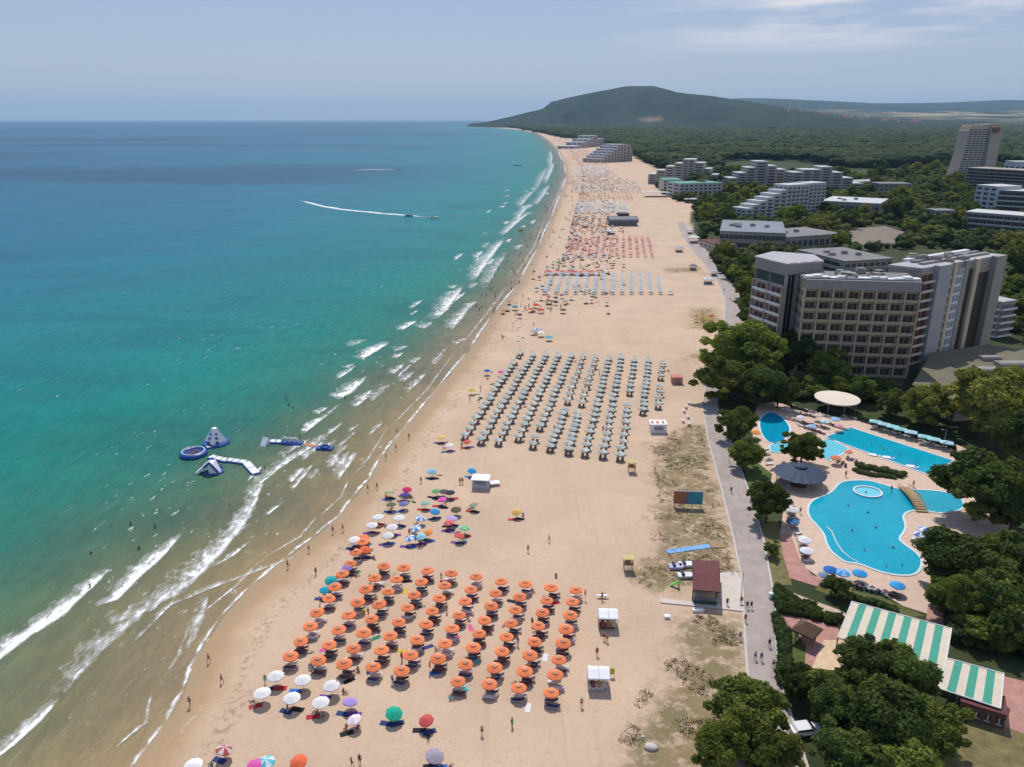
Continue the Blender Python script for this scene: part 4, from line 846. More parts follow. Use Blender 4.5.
for ci, (pb_, pt_, n, _) in enumerate(OC, 1):
    A_, B_ = G(*pb_, 2.15), G(*pt_, 2.15); dr_ = (B_ - A_).normalized(); dr_.z = 0; ang = math.atan2(dr_.y, dr_.x)
    for ri in range(n):
        p = A_.lerp(B_, ri / (n - 1)); p.z = 0; p += Vector((random.uniform(-.12, .12), random.uniform(-.12, .12), 0)); w_ = '%s column from the sea' % ORD[ci]
        end = 'at the near end' if ri == 0 else 'at the far end' if ri == n - 1 else '%s from the near end' % ORD[ri + 1]
        o_ = put([par_o], used_o, 0, p[:], random.uniform(0, 3), 'orange beach parasol in the %s, %s' % (w_, end), 'orange parasols of the near block'); o_.rotation_euler = (random.uniform(-.07, .07), random.uniform(-.07, .07), random.uniform(0, 3)); o_.scale = (random.uniform(.93, 1.06),) * 3; WH = 'the orange parasol, %s, %s' % (w_.replace(' from the sea', ''), end.replace(' from the near end', ' from near end')); SPOTS.append((p, ang, WH))
        for k, s_ in enumerate((-1, 1)):
            q = p + Matrix.Rotation(ang, 3, 'Z') @ Vector((s_ * .55 - .35 + random.uniform(-.1, .1), random.uniform(-.5, .3) - .2, 0)); kk = random.choices((0, 1, 2), (3, 4, 3))[0]
            put(LP, used_l, kk, q[:], ang + math.pi / 2 + random.uniform(-.12, .12), '%s lounger, %s side of %s' % (('white', 'maroon', 'navy')[kk], ('sea', 'land')[k], WH), 'sun loungers under the orange parasols')
def trim(l):
    w = l.split()[:11]
    while w[-1] in ('the', 'of', 'in', 'at', 'a', 'and', 'to', 'its', 'on', 'by', 'beside', 'from', 'between', 'behind', 'left', 'right', 'below', 'with', 'over', 'near'): w.pop()
    return ' '.join(w)
CLOSED = []
def closed_parasol(p, label, c):
    t_ = thing('closed_parasol', label, 'parasol', (p.x, p.y, 0)); MB().tube((0,0,-.1),(0,0,2.35),.03).build('pole', POLE, t_); MB().lathe([(.05,1.0),(.17,1.15),(.13,1.9),(.03,2.3)], 8).build('folded_canopy', c, t_); return t_
def single(px, py, label, mats, r=1.15, h=1.95, stripes=False, vent=None, tilt=0, n=8, lug=1):
    p = G(px, py, h); o_ = parasol(label, mats, r, h, None, vent, stripes, tilt, n); o_.location = (p.x, p.y, 0); o_.rotation_euler = (0, 0, random.uniform(0, 3)); SPOTS.append((Vector((p.x, p.y, 0)), 1.2, 'the ' + trim(label))); return o_
WC = [colmat((.74, .72, .70))]
for x, y, l_ in [(262,691,'white beach parasol nearest the sea in the front row of whites'),(275.5,674,'white beach parasol nearest the sea in the second row of whites'),(302.5,678,'white beach parasol in the middle of the second row of whites'),
                 (291.7,696,'white beach parasol in the middle of the front row of whites'),(331.4,683.6,'white beach parasol farthest from the sea in the second row of whites'),(320.6,700.4,'white beach parasol farthest from the sea in the front row')]:
    single(x, y, l_, WC, 1.25, 2.1)
for x, y, l_ in [(378,515.5,'white parasol at the far left of the mixed cluster'),(372,523.6,'white parasol closest to the sea in the mixed cluster'),(399,516.5,'white parasol at the far right of the white group in the mixed cluster'),(392,525.5,'white parasol in the middle of the mixed cluster'),(388,534,'white parasol nearest the camera in the mixed cluster'),(354.6,538,'small white parasol beside the first orange parasols by the sea'),
                 (193,763,'cream parasol at the bottom edge near the wet sand')]: single(x, y, l_, WC, 1.2)
c_ = colmat
for x, y, l_, m, st in [(354,717.5,'pale pink and white parasol over a big dark mat near the bottom',[c_((.75,.55,.55)),c_((.75,.72,.72))],1),(350,699.5,'faded violet parasol behind the pale pink parasol',[c_((.35,.25,.55))],0),(394,711.5,'teal green parasol with red towels on open sand',[c_((.02,.38,.25))],0),
        (426,718.5,'coral red parasol on open sand in front of the orange block',[c_((.60,.10,.09))],0),(434.8,754,'grey violet parasol at the bottom centre',[c_((.30,.26,.32))],0),(224,748,'dark red and white parasol by the sea near the bottom',[c_((.40,.08,.08)),c_((.6,.5,.5))],1),
        (266,760,'cyan and white parasol at the bottom edge',[c_((.10,.55,.62)),c_((.65,.72,.75))],1),(256,764,'magenta parasol behind the cyan parasol at the bottom edge',[c_((.6,.1,.35))],0),(298,760,'red orange parasol at the bottom edge',[c_((.72,.14,.06))],0),
        (407,488,'red parasol at the top of the mixed cluster',[c_((.62,.05,.14))],0),(405,493,'purple parasol beside the red one in the mixed cluster',[c_((.12,.07,.28))],0),(403.6,502,'lilac blue parasol below the purple one',[c_((.22,.2,.42))],0),(389,490,'pale green parasol at the seaward end of the mixed cluster',[c_((.45,.5,.28))],0),
        (391,503,'dark olive parasol at the seaward side of the mixed cluster',[c_((.12,.13,.07))],0),(442,498,'pink parasol in the mixed cluster',[c_((.7,.12,.4))],0),(425,501.5,'pale teal parasol left of the pink one',[c_((.3,.5,.42))],0),(435,510,'bright blue parasol below the pink one',[c_((.05,.3,.62))],0),
        (420.7,517,'blue and white striped parasol farthest of three in a row',[c_((.10,.28,.55)),c_((.7,.72,.75))],1),(415.6,527,'blue and white striped parasol in the middle of three',[c_((.10,.28,.55)),c_((.7,.72,.75))],1),(410,536.5,'blue and white striped parasol nearest of three in a row',[c_((.10,.28,.55)),c_((.7,.72,.75))],1),
        (427.8,531,'orange parasol beside the striped blue ones',[c_((.75,.25,.05))],0),(421,535,'pale cyan parasol beside the striped blue ones',[c_((.3,.55,.6))],0),(449,521,'magenta and orange parasol at the landward side of the cluster',[c_((.6,.08,.25)),c_((.7,.25,.1))],1),(452,517,'lilac parasol just behind the magenta and orange one',[c_((.45,.35,.6))],0),
        (464.6,526.5,'turquoise and green parasol at the landward end of the cluster',[c_((.1,.5,.45)),c_((.25,.6,.15))],1),(459.5,534,'coral parasol next to the turquoise and green one',[c_((.68,.12,.10))],0),(436,489.5,'green parasol at the far side of the mixed cluster',[c_((.15,.4,.15))],0),(444,490,'dark grey parasol at the far side of the mixed cluster',[c_((.10,.10,.13))],0),
        (450,491,'black parasol at the far side of the mixed cluster',[c_((.05,.05,.06))],0),(456,508,'brown green parasol right of the bright blue one',[c_((.14,.12,.07))],0),(473.5,503,'pale khaki parasol standing apart right of the cluster',[c_((.4,.38,.25))],0),(516.6,510.5,'small yellow parasol alone on open sand',[c_((.6,.4,.1))],0),
        (363,536,'orange parasol beside the white ones at the seaward edge',[ORANGE],0),(365.5,548,'red orange parasol at the seaward edge above the block',[c_((.7,.13,.06))],0),(325,588,'small teal parasol at the seaward edge of the orange block',[c_((.02,.3,.4))],0),(331,579,'small blue green parasol at the seaward edge of the orange block',[c_((.03,.35,.38))],0),
        (347,566,'violet parasol among the first orange ones at the sea side',[c_((.3,.2,.5))],0),(472,469.5,'bright blue square topped parasol behind the white beach kiosk',[c_((.03,.3,.62))],0),(449.4,444,'white parasol at the near left corner of the grey block',WC,0),(467,440.5,'orange red parasol at the near left corner of the grey block',[c_((.65,.15,.1))],0),
        (441,436,'yellow parasol left of the grey block',[c_((.7,.5,.12))],0),(432,470,'small blue towel coloured parasol close to the wet sand',[c_((.25,.45,.55))],0)]:
    single(x, y, l_, m, random.uniform(1.0, 1.25), 1.8, bool(st), None, random.uniform(-.25, .25))
for x, y, l_, c in [(430,673,'folded orange parasol at the near end of the sixth orange column',ORANGE),(585,600,'folded orange parasol just right of the far end of the orange block',ORANGE),(338,692,'folded white parasol beside the last white parasol',WC[0]),(416,545,'folded blue parasol below the striped blue parasols',PB if 'PB' in globals() else c_((.05,.3,.62)))]: closed_parasol(G(x, y), l_, c)
# ---- the grey green block
GC1, GC2, GC3 = mat('sage_canvas', (.52, .56, .51), .85, .08, 2., .15, objvar=.18), mat('sage_canvas_dark', (.38, .40, .36), .85, .08, 2., .15), None
gp = parasol('', [GC1, GC2], 1.27, 2.05, None, None, True, n=4); ug = [False]
cols = [((465.8,432),(520.9,349.5),21),((481,437),(533.7,351),21),((498,438),(546.6,351),21),((515,440),(558.4,352),21),((533,441),(571.3,352),21),((551,444),(564.5,408),9),((567.5,397.5),(583,353),10),((568,447),(578,411),9),((581.5,400),(596,354.5),10),
        ((585,449),(608.7,355),21),((603,451),(621.6,353.5),21),((620.5,453),(634.5,356),20),((643.5,408),(648.6,357),14),((658.5,402),(662.5,360),9)]
NAMES = ['first','second','third','fourth','fifth','near part of the sixth','far part of the sixth','near part of the seventh','far part of the seventh','eighth','ninth','tenth','eleventh','twelfth']
GL = lounger_proto(mat('grey_plastic', (.13, .12, .12), .6, .1, 2.), mat('charcoal_lounger_fabric', (.15, .13, .13), .85, .15, 3.)); gl_mesh = []; gq = []
for ci, (pb_, pt_, n) in enumerate(cols):
    A_, B_ = G(*pb_, 2.0), G(*pt_, 2.0); dr_ = (B_ - A_).normalized(); ang = math.atan2(dr_.y, dr_.x)
    for ri in range(n):
        if random.random() < .02: continue
        p = A_.lerp(B_, ri / (n - 1)); p.z = 0; p += Vector((random.uniform(-.2, .2), random.uniform(-.15, .15), 0)); end = 'at the near end' if ri == 0 else 'at the far end' if ri == n - 1 else '%s from the near end' % ORD[ri + 1]
        gq.append((p, random.uniform(-.1, .1) + ang, 'grey green parasol in the %s column of its block, %s' % (NAMES[ci], end))); gl_mesh.append((p, ang))
        if ri % 3 == 1: SPOTS.append((p, ang, 'the grey green parasol, %s column, %s' % (NAMES[ci], end.replace(' from the near end', ' from near end'))))
gq.sort(key=lambda q: q[0].y); FARP = gq[150:]
for p, a_, l_ in gq[:150]:
    o_ = put([gp], ug, 0, p[:], a_, l_, 'grey green parasols of the middle block'); o_.rotation_euler[0] = random.uniform(-.06, .06); o_.rotation_euler[1] = random.uniform(-.08, .08); o_.scale = (random.uniform(.92, 1.08),) * 3
def merged_loungers(name, spots, m, pairs=True):
    b = MB()
    for p, ang in spots:
        for s_ in (-.6, .6):
            M_ = Matrix.Translation(p) @ Matrix.Rotation(ang, 4, 'Z') @ Matrix.Translation((-.4, s_, 0)); o_ = len(b.v); c_ = MB().box(-.95, -.3, .25, .4, .3, .38).add([(.4,-.3,.27),(.4,.3,.27),(1.,.3,.7),(1.,-.3,.7)], [(0,1,2,3)]).box(-.9,-.28,0,-.85,.28,.249).box(.3,-.28,0,.35,.28,.249)
            b.add([M_ @ Vector(v) for v in c_.v], c_.f)
    return tag(b.build(name, m), None, None, None, 'stuff')
near_l = sorted(gl_mesh, key=lambda s: s[0].y)[:14]; rest = sorted(gl_mesh, key=lambda s: s[0].y)[14:]; ul = [False]
for k, (p, ang) in enumerate(near_l):
    gl_ = min(gq, key=lambda q: (q[0] - p).length)[2].replace('grey green parasol in the ', '').replace(' of its block', '').replace('from the', 'from')
    for s_ in (-.6, .6):
        q = p + Matrix.Rotation(ang, 3, 'Z') @ Vector((-.4, s_, 0)); put([GL], ul, 0, q[:], ang + math.pi, 'charcoal lounger, %s side under grey green parasol, %s' % ('sea' if s_ > 0 else 'land', gl_), 'charcoal loungers under the grey green parasols')
merged_loungers('distant_sun_loungers', rest, MATS['charcoal_lounger_fabric'])
# ---- pale blue block
BLUEP = []
bc = [(546,552),(556,561),(566,568.5),(575.5,577.5),(584.5,587),(594,596.5),(603,604),(612.5,613),(622,622),(631.5,631),(641,640),(651,648.5),(660.5,657.5)]
for ci, (xb, xt) in enumerate(bc, 1):
    A_, B_ = G(xb, 290, 2), G(xt, 272.5, 2)
    for ri in range(10):
        if ci == 13 and ri > 7: continue
        BLUEP.append(A_.lerp(B_, ri / 9))
single(670.5, 290.5, 'pale blue parasol standing alone right of the pale blue strips', [c_((.36,.47,.55))], 1.3)
# ---- everything farther along the beach
FC = [(.42,.10,.09), (.62,.30,.27), (.60,.62,.62), (.28,.42,.52), (.14,.11,.09), (.62,.27,.12), (.17,.20,.15), (.55,.42,.35), (.10,.10,.12), (.45,.5,.55)]
fm = [mat('far_canvas_%d' % i, c, .85, .05, .5) for i, c in enumerate(FC)] + [GC1, GC2]
fb_ = MB()
def far_par(p, ci, r=1.5, h=2.1):
    n = 6; b = [(p.x + r*math.cos(6.2832*i/n), p.y + r*math.sin(6.2832*i/n), h - .35) for i in range(n)]
    fb_.add(b + [(p.x, p.y, h + .1)], [(i, (i+1) % n, n) for i in range(n)], ci); fb_.add([(p.x-.05, p.y, 0), (p.x+.05, p.y, 0), (p.x+.05, p.y, h), (p.x-.05, p.y, h)], [(0,1,2,3)], 4)
def far_rows(xb0, xb1, yb, xt0, xt1, yt, nc, nr, cc, r=1.5, drop=.04):
    for i in range(nc):
        u = i / (nc - 1); A_, B_ = G(lerp(xb0, xb1, u), yb, 2), G(lerp(xt0, xt1, u), yt, 2)
        for j in range(nr):
            if random.random() < drop: continue
            p = A_.lerp(B_, j / (nr - 1)); p += Vector((random.uniform(-.4, .4), random.uniform(-.6, .6), 0)); far_par(p, random.choice(cc), r)
for p in BLUEP: far_par(p, random.choice((3, 3, 9)), 1.4)
for p, a_, l_ in FARP:
    o2 = [(p.x + 1.27*math.cos(a_ + i*math.pi/4), p.y + 1.27*math.sin(a_ + i*math.pi/4), 1.72) for i in range(8)]; fb_.add(o2 + [(p.x, p.y, 2.28)], [(i, (i+1) % 8, 8) for i in range(8) if i % 4 < 2], 10); fb_.add(o2 + [(p.x, p.y, 2.28)], [(i, (i+1) % 8, 8) for i in range(8) if i % 4 >= 2], 11); fb_.tube((p.x, p.y, 0), (p.x, p.y, 2.2), .03, n=4, m=4)
far_rows(567,652,254,574,648,235.5,13,16,[1,1,1,0],1.35,.12); far_rows(566,600,256,566,604,254,5,2,[3]); far_rows(545,595,271.5,548,597,270.5,12,2,[0,0,1])
far_rows(571,605,228.5,580,608,215.5,5,14,[4,5,4,7],1.5); far_rows(577,630,211.5,578,626,202,17,10,[3,3,2,9],1.5,.08); far_rows(583,632,198,583,630,193.5,14,5,[5,4,5,7],1.6,.15); far_rows(572,642,191.5,573,636,182.5,22,11,[6,4,6,2,9],1.6,.1)
far_rows(570,634,181.5,571,622,177.5,24,6,[6,7,0,2],1.8,.15); far_rows(573,618,175.5,575,608,165.5,20,16,[2,2,9,1],1.9,.08); far_rows(569,606,164,568,590,153,16,16,[0,1,5,2],2.2,.25); far_rows(565,590,152,562,578,144,12,16,[2,1,7,5],2.6,.2); far_rows(556,572,143,548,562,138,8,14,[2,1,7],3.5,.2)
tag(fb_.build('distant_parasols', fm), None, None, None, 'stuff')

# ================================================================== people
SK = [(.45,.27,.19), (.36,.20,.13), (.26,.14,.09), (.50,.32,.24)]
def person_mesh(pose, seed=0):
    J = {}
    def j(n, p, r, par): J[n] = (Vector(p), r, par)
    if pose in ('stand', 'walk', 'reach'):
        st_ = .0 if pose != 'walk' else .24
        j('hip', (0,0,.93), .135, None); j('waist', (0,0,1.10), .125, 'hip'); j('chest', (0,-.01,1.32), .155, 'waist'); j('neck', (0,0,1.50), .055, 'chest'); j('head', (0,-.02,1.64), .10, 'neck'); j('top', (0,-.01,1.74), .075, 'head')
        for s_, n in ((-1,'l'), (1,'r')):
            f_ = st_ * s_
            j('th'+n, (.10*s_, 0, .86), .10, 'hip'); j('kn'+n, (.11*s_, -.06 - f_*.6, .49), .062, 'th'+n); j('an'+n, (.11*s_, f_ * -1. + .02, .09), .042, 'kn'+n); j('to'+n, (.12*s_, -f_ - .14, .035), .035, 'an'+n)
            j('sh'+n, (.19*s_, 0, 1.43), .062, 'chest'); el = (.26*s_, .05 + f_*.5, 1.14) if pose != 'reach' else (.42*s_, -.08, 1.36); ha = (.27*s_, -.06 + f_*1.0, .88) if pose != 'reach' else (.40*s_, -.2, 1.60)
            j('el'+n, el, .043, 'sh'+n); j('wr'+n, ha, .03, 'el'+n); e2 = (Vector(ha) - Vector(el)).normalized(); j('hd'+n, Vector(ha) + e2 * .12, .03, 'wr'+n)
    elif pose == 'sit':
        j('hip', (0,0,.14), .14, None); j('waist', (0,.05,.30), .125, 'hip'); j('chest', (0,.08,.52), .15, 'waist'); j('neck', (0,.06,.70), .055, 'chest'); j('head', (0,.03,.84), .10, 'neck'); j('top', (0,.04,.94), .075, 'head')
        for s_, n in ((-1,'l'), (1,'r')):
            j('th'+n, (.11*s_,-.05,.13), .10, 'hip'); j('kn'+n, (.15*s_,-.45,.40), .062, 'th'+n); j('an'+n, (.13*s_,-.72,.08), .042, 'kn'+n); j('to'+n, (.13*s_,-.88,.04), .035, 'an'+n)
            j('sh'+n, (.19*s_,.07,.63), .06, 'chest'); j('el'+n, (.27*s_,.12,.36), .043, 'sh'+n); j('wr'+n, (.24*s_,-.10,.34), .03, 'el'+n); j('hd'+n, (.22*s_,-.22,.34), .03, 'wr'+n)
    else:
        j('hip', (0,0,.12), .13, None); j('waist', (.0,.18,.12), .12, 'hip'); j('chest', (0,.40,.14), .15, 'waist'); j('neck', (0,.58,.14), .055, 'chest'); j('head', (0,.72,.15), .10, 'neck'); j('top', (0,.82,.15), .075, 'head')
        for s_, n in ((-1,'l'), (1,'r')):
            j('th'+n, (.10*s_,-.08,.11), .095, 'hip'); j('kn'+n, (.13*s_,-.47,.13 + (.12 if s_ > 0 else 0)), .06, 'th'+n); j('an'+n, (.13*s_,-.86,.06), .042, 'kn'+n); j('to'+n, (.14*s_,-.98,.09), .035, 'an'+n)
            j('sh'+n, (.19*s_,.50,.13), .06, 'chest'); j('el'+n, (.34*s_,.30,.08), .043, 'sh'+n); j('wr'+n, (.33*s_,.06,.06), .03, 'el'+n); j('hd'+n, (.32*s_,-.06,.05), .03, 'wr'+n)
    nm = list(J); me = bpy.data.meshes.new('body'); me.from_pydata([J[n][0] for n in nm], [(nm.index(J[n][2]), nm.index(n)) for n in nm if J[n][2]], [])
    o_ = bpy.data.objects.new('person', me); COL.objects.link(o_); sk = o_.modifiers.new('s', 'SKIN'); sk.use_smooth_shade = True
    if not me.skin_vertices: 
        bm = bmesh.new(); bm.from_mesh(me); bm.verts.layers.skin.verify(); bm.to_mesh(me); bm.free()
    for i, n in enumerate(nm): me.skin_vertices[0].data[i].radius = (J[n][1],) * 2; me.skin_vertices[0].data[i].use_root = (n == 'hip')
    o_.modifiers.new('u', 'SUBSURF').levels = 1
    dg_ = bpy.context.evaluated_depsgraph_get(); out = bpy.data.meshes.new_from_object(o_.evaluated_get(dg_)); bpy.data.objects.remove(o_); out.name = 'person'
    return out, J
def paint(me, J, pose, skin, cloth, hair, top=None, bottom=0.):
    m = me.copy(); m.materials.clear()
    for c in (skin, cloth, hair, top or skin): m.materials.append(c)
    hp, hd, tp, ch, kn = (J[k][0] for k in ('hip', 'head', 'top', 'chest', 'knl')); lo = J['waist'][0]
    up = (tp - hp).normalized()
    for f in m.polygons:
        c = f.center; h_ = (c - hp).dot(up); hh = (hd - hp).dot(up)
        if (c - hd).length < .17 and (c - hd).dot(up) > -.02 and (c.y > hd.y - .02 if pose != 'lie' else c.z < .2): f.material_index = 2
        elif abs((c - hp).x) < .26 and h_ < .13 and (c - hp).length < (.26 + bottom): f.material_index = 1
        elif abs(c.x) < .17 and .12 < h_ < (ch - hp).dot(up) + .14: f.material_index = 3
    return m
HAIR = [mat('dark_hair', (.025,.018,.014), .7, .1, 2.), mat('fair_hair', (.30,.20,.09), .7, .1, 2.), mat('brown_hair', (.08,.045,.025), .7, .1, 2.)]
SKM = [mat('skin_%d' % i, c, .6, .05, 2., .3) for i, c in enumerate(SK)]
CL = dict(black=(.02,.02,.025), navy=(.03,.05,.15), red=(.45,.03,.04), white=(.7,.7,.7), green=(.03,.22,.1), pink=(.65,.12,.3), turquoise=(.05,.42,.42), yellow=(.6,.45,.06), blue=(.04,.14,.45), purple=(.16,.06,.25))
PM = {p: person_mesh(p) for p in ('stand', 'walk', 'reach', 'sit', 'lie')}; VAR = {}
def person(loc, pose, label, rz=None, swim='black', top=None, skin=None, hair=None, group=None, sc=1., z=0, cat='person'):
    skin = random.randrange(4) if skin is None else skin; hair = random.randrange(3) if hair is None else hair; k = (pose, swim, top, skin, hair)
    if k not in VAR: VAR[k] = paint(*PM[pose], pose, SKM[skin], colmat(CL[swim]), HAIR[hair], colmat(CL[top]) if top else None, .14 if top else 0)
    o_ = link('person', VAR[k]); o_.location = (loc[0], loc[1], z); o_.rotation_euler = (0, 0, random.uniform(0, 6.28) if rz is None else rz); o_.scale = (sc,) * 3
    return tag(o_, label, cat, group)
CK = list(CL)
# named walkers: (foot px, foot py, pose, words, swim, top, facing)
for x, y, ps, l_, sw_, tp, rz in [
    (482,735,'stand','person in black swimwear standing on open sand at the bottom centre','black',None,0),(512,727,'stand','person in green and blue on open sand below the orange block','green','turquoise',1.),(360,764,'stand','person in black standing at the bottom edge left of the grey parasol','black','black',0),(352,767,'walk','person in dark clothes at the very bottom beside another','navy','black',2),
    (209,662,'walk','tanned person wading at the water edge right of the foam','navy',None,1.2),(222,683,'walk','small person walking on wet sand below the wader','red',None,1.2),(190,706,'walk','person in dark swimwear walking at the water edge near the bottom','black',None,2.8),(309,552,'walk','person at the water edge above the orange block','navy',None,1),
    (316,575,'stand','person standing on dry sand left of the orange block','red',None,1),(288,568,'walk','person wading just left of the wet sand','black',None,2),(333,533,'walk','person in black at the water edge level with the white parasols','black',None,1),(343,531,'walk','person walking on the wet sand beside the white parasols','red',None,1),
    (368,491,'walk','one of two people wading near the mixed parasol cluster','navy',None,1),(377,489,'walk','taller of two people at the water edge near the cluster','black',None,1),(386,459,'walk','person wading at the bend of the wet sand','black',None,1),(396,450,'walk','person in red on the wet sand below the bend','red',None,1),(397,434,'walk','person at the water edge above the bend','navy',None,2),
    (409,439,'stand','person standing on sand right of the wet strip','pink',None,0),(421,483,'stand','person standing on open sand left of the white beach kiosk','red',None,0),(460,484,'stand','left one of two people beside the white beach kiosk','black',None,.5),(462.5,484,'stand','right one of two people beside the white beach kiosk','navy','black',-.4),
    (528,552,'stand','person standing on open sand above the orange block','black',None,0),(549,542,'walk','person walking on open sand right of the standing one','red',None,1),(556,577,'sit','person in blue sitting at the top right of the orange block','blue','navy',0),(607,642,'stand','person walking between the two white massage tents','red',None,0),(604,640,'walk','person in black close to the nearer side of the upper tent','black',None,0),
    (597,656,'walk','person in red shorts just above the lower white tent','red','black',0),(602,600,'reach','person with outstretched arms above the upper white tent','black',None,0),(581.5,707,'walk','person walking below the lower white tent','red',None,0),
    (747,609,'walk','person in black beside another on the promenade by the kiosk','black','black',0),(751,609,'walk','person in dark blue on the promenade by the kiosk','navy','navy',0),(727,606,'stand','person on the pale kiosk terrace','black','navy',0),(741,604,'stand','person at the terrace corner by the promenade kerb','black','red',0),(745,622,'walk','person in red at the left edge of the promenade','red','red',0),
    (769,647,'walk','person in black at the right edge of the promenade','black','black',0),(755,660,'walk','left one of a pair walking on the promenade near the bottom','navy','white',0),(761,661,'walk','right one of a pair walking on the promenade near the bottom','blue','blue',0),(773,668,'walk','person in white top walking by the small lawn hedge','black','white',0),
    (731,493,'walk','person walking alone on the promenade left of the pool trees','black','navy',0),(740,640,'walk','person on the promenade kerb above the big tree','blue','pink',0),
    (736,302,'walk','person in the middle of the far promenade','black','black',0),(730,301,'walk','left one of three on the far promenade','navy','navy',0),(733,303,'walk','person between two others on the far promenade','black','navy',0),(724,292,'walk','person alone high on the far promenade','black','black',0),
    (891,492,'stand','person standing by the lagoon pool beside the bridge','red',None,0),(845.5,477,'walk','person walking below the blue round canopy','black',None,0),(913,487,'walk','person at the upper end of the footbridge','navy',None,0),(800,514,'walk','person walking along the left rim of the lagoon pool','red',None,0)]:
    person(G(x, y), ps, l_, rz, sw_, tp)
for k, (x, y) in enumerate([(131,524),(139,549),(91,553),(230,504),(289,405),(293,408),(202,466),(265,469),(345,398),(300,436),(412,388),(404,385),(287,400),(286,396),(155,527),(90,587),(505,275),(498,262)]):
    person(G(x, y, -.9 + .8), 'reach' if k % 3 == 0 else 'stand', 'bather standing waist deep %s' % ['right of the upper breaking crest','just above the second breaking crest','in green water left of the breaking crests','beside the broad foam band below the water park','in the water far above the water park','right beside the other bather above the water park','near the inflatable slide','between the two inflatable chains','in the brown shallows below the breaking crest','beside the short inflatable chain','near the shore left of the grey block','left of a bather near the shore','left of the pair above the water park','above the pair over the water park','at the tip of the upper crest','on the left of the long foam band','in the surf left of the far beach','in the surf high on the far beach'][k], None, CK[k % 8], z=-.95)
# sunbathers on loungers and sand next to the parasols
WHERE = ['on the %s side of', 'beside', 'close to']
for k, (p, ang, wh) in enumerate(SPOTS):
    if 'orange parasol,' not in wh and 'grey green' not in wh:
        for q_ in range(random.choice((1, 2, 2))):
            cc = random.choice(('navy', 'black', 'purple', 'red', 'blue')); sd_ = ('sea', 'land')[q_]; beach_towel((p.x + (-.9, .6)[q_] + random.uniform(-.3, .3), p.y + random.uniform(-1.0, -.2), .04 * q_), random.uniform(-.4, .4), CL[cc], '%s mat at the %s side of %s' % (cc, sd_, wh), .9, 1.9)
    n_ = 1 if random.random() < .6 else 0
    if 'mixed' in wh or 'white' in wh: n_ += random.random() < .8
    used_lab = set()
    for q_ in range(n_):
        ps = random.choices(('lie', 'sit', 'stand'), (5, 4, 1))[0]; q = p + Vector((random.uniform(-1.9, 1.9), random.uniform(-1.9, 1.2), 0)); c1 = random.choice([c for c in CK if c not in used_lab]); used_lab.add(c1)
        person(q, ps, '%s person in %s by %s' % ({'lie': 'lying', 'sit': 'sitting', 'stand': 'standing'}[ps], c1, wh), None, c1, random.choice([None, None, c1]))
    if random.random() < .35 and 'orange parasol,' in wh:
        cc = random.choice(CK); beach_towel((p.x + random.uniform(-2, 2), p.y + random.uniform(-2, 1.3), 0), random.uniform(0, 3), CL[cc], '%s towel by %s' % (cc, wh))
# small beach groups further up: parasols, windbreaks and people along the waterline
def scatter_group(n, x0, y0, x1, y1, w, seedlab, far=False):
    for k in range(n):
        u = random.random(); x, y = lerp(x0, x1, u) + random.uniform(-w, w), lerp(y0, y1, u); q = G(x, y); r_ = random.random()
        if r_ < .55:
            ps = random.choices(('walk', 'stand', 'sit', 'lie'), (3, 2, 3, 4))[0]; c1 = random.choice(CK); person(q, ps, '%s person in %s %s' % ({'lie': 'lying', 'sit': 'sitting', 'stand': 'standing', 'walk': 'walking'}[ps], c1, seedlab), None, c1, random.choice([None, c1]), group='%s people in %s %s' % (ps, c1, seedlab))
        elif r_ < .8:
            cc = random.choice(CK); o_ = beach_towel(q[:], random.uniform(0, 3), CL[cc], '%s towel spread %s' % (cc, seedlab)); o_['group'] = '%s towels %s' % (cc, seedlab)
        else:
            cc = random.choice(CK); k2 = 'p' + cc
            if k2 not in VAR: VAR[k2] = parasol('', [colmat(CL[cc])], 1.15, 1.9); o_ = VAR[k2]; o_.location = q; o_['label'] = 'small %s parasol %s' % (cc, seedlab); o_['group'] = 'small %s parasols %s' % (cc, seedlab)
            else: copy_tree(VAR[k2], q[:], random.uniform(0, 3), 'small %s parasol %s' % (cc, seedlab), 'small %s parasols %s' % (cc, seedlab))
scatter_group(34, 470,408, 556,296, 9, 'on the sand between the water and the grey green block')
scatter_group(26, 525,312, 560,300, 16, 'in the cluster above the grey green block')
scatter_group(34, 503,345, 556,262, 6, 'along the waterline below the pale blue block')
for x, y, l_, m, st in [(536,304,'large red parasol in the cluster above the grey block',[c_((.6,.07,.05))],0),(541,309,'second red parasol in the cluster above the grey block',[c_((.62,.10,.06))],0),(531,308,'small orange parasol in the cluster above the grey block',[c_((.65,.2,.08))],0),(538,328,'blue white parasol below the red cluster',[c_((.2,.35,.6)),c_((.7,.7,.75))],1),(541,332,'white parasol below the red cluster',WC,0),(549,336,'turquoise parasol at the near end of the upper cluster',[c_((.1,.45,.55))],0),(534,330,'pale grey parasol below the red cluster',[c_((.4,.42,.45))],0),(515,306,'teal parasol close to the water above the grey block',[c_((.05,.25,.28))],0),(563,309,'dark brown parasol at the landward end of the red cluster',[c_((.2,.1,.06))],0)]:
    single(x, y, l_, m, 1.5, 1.9, bool(st))
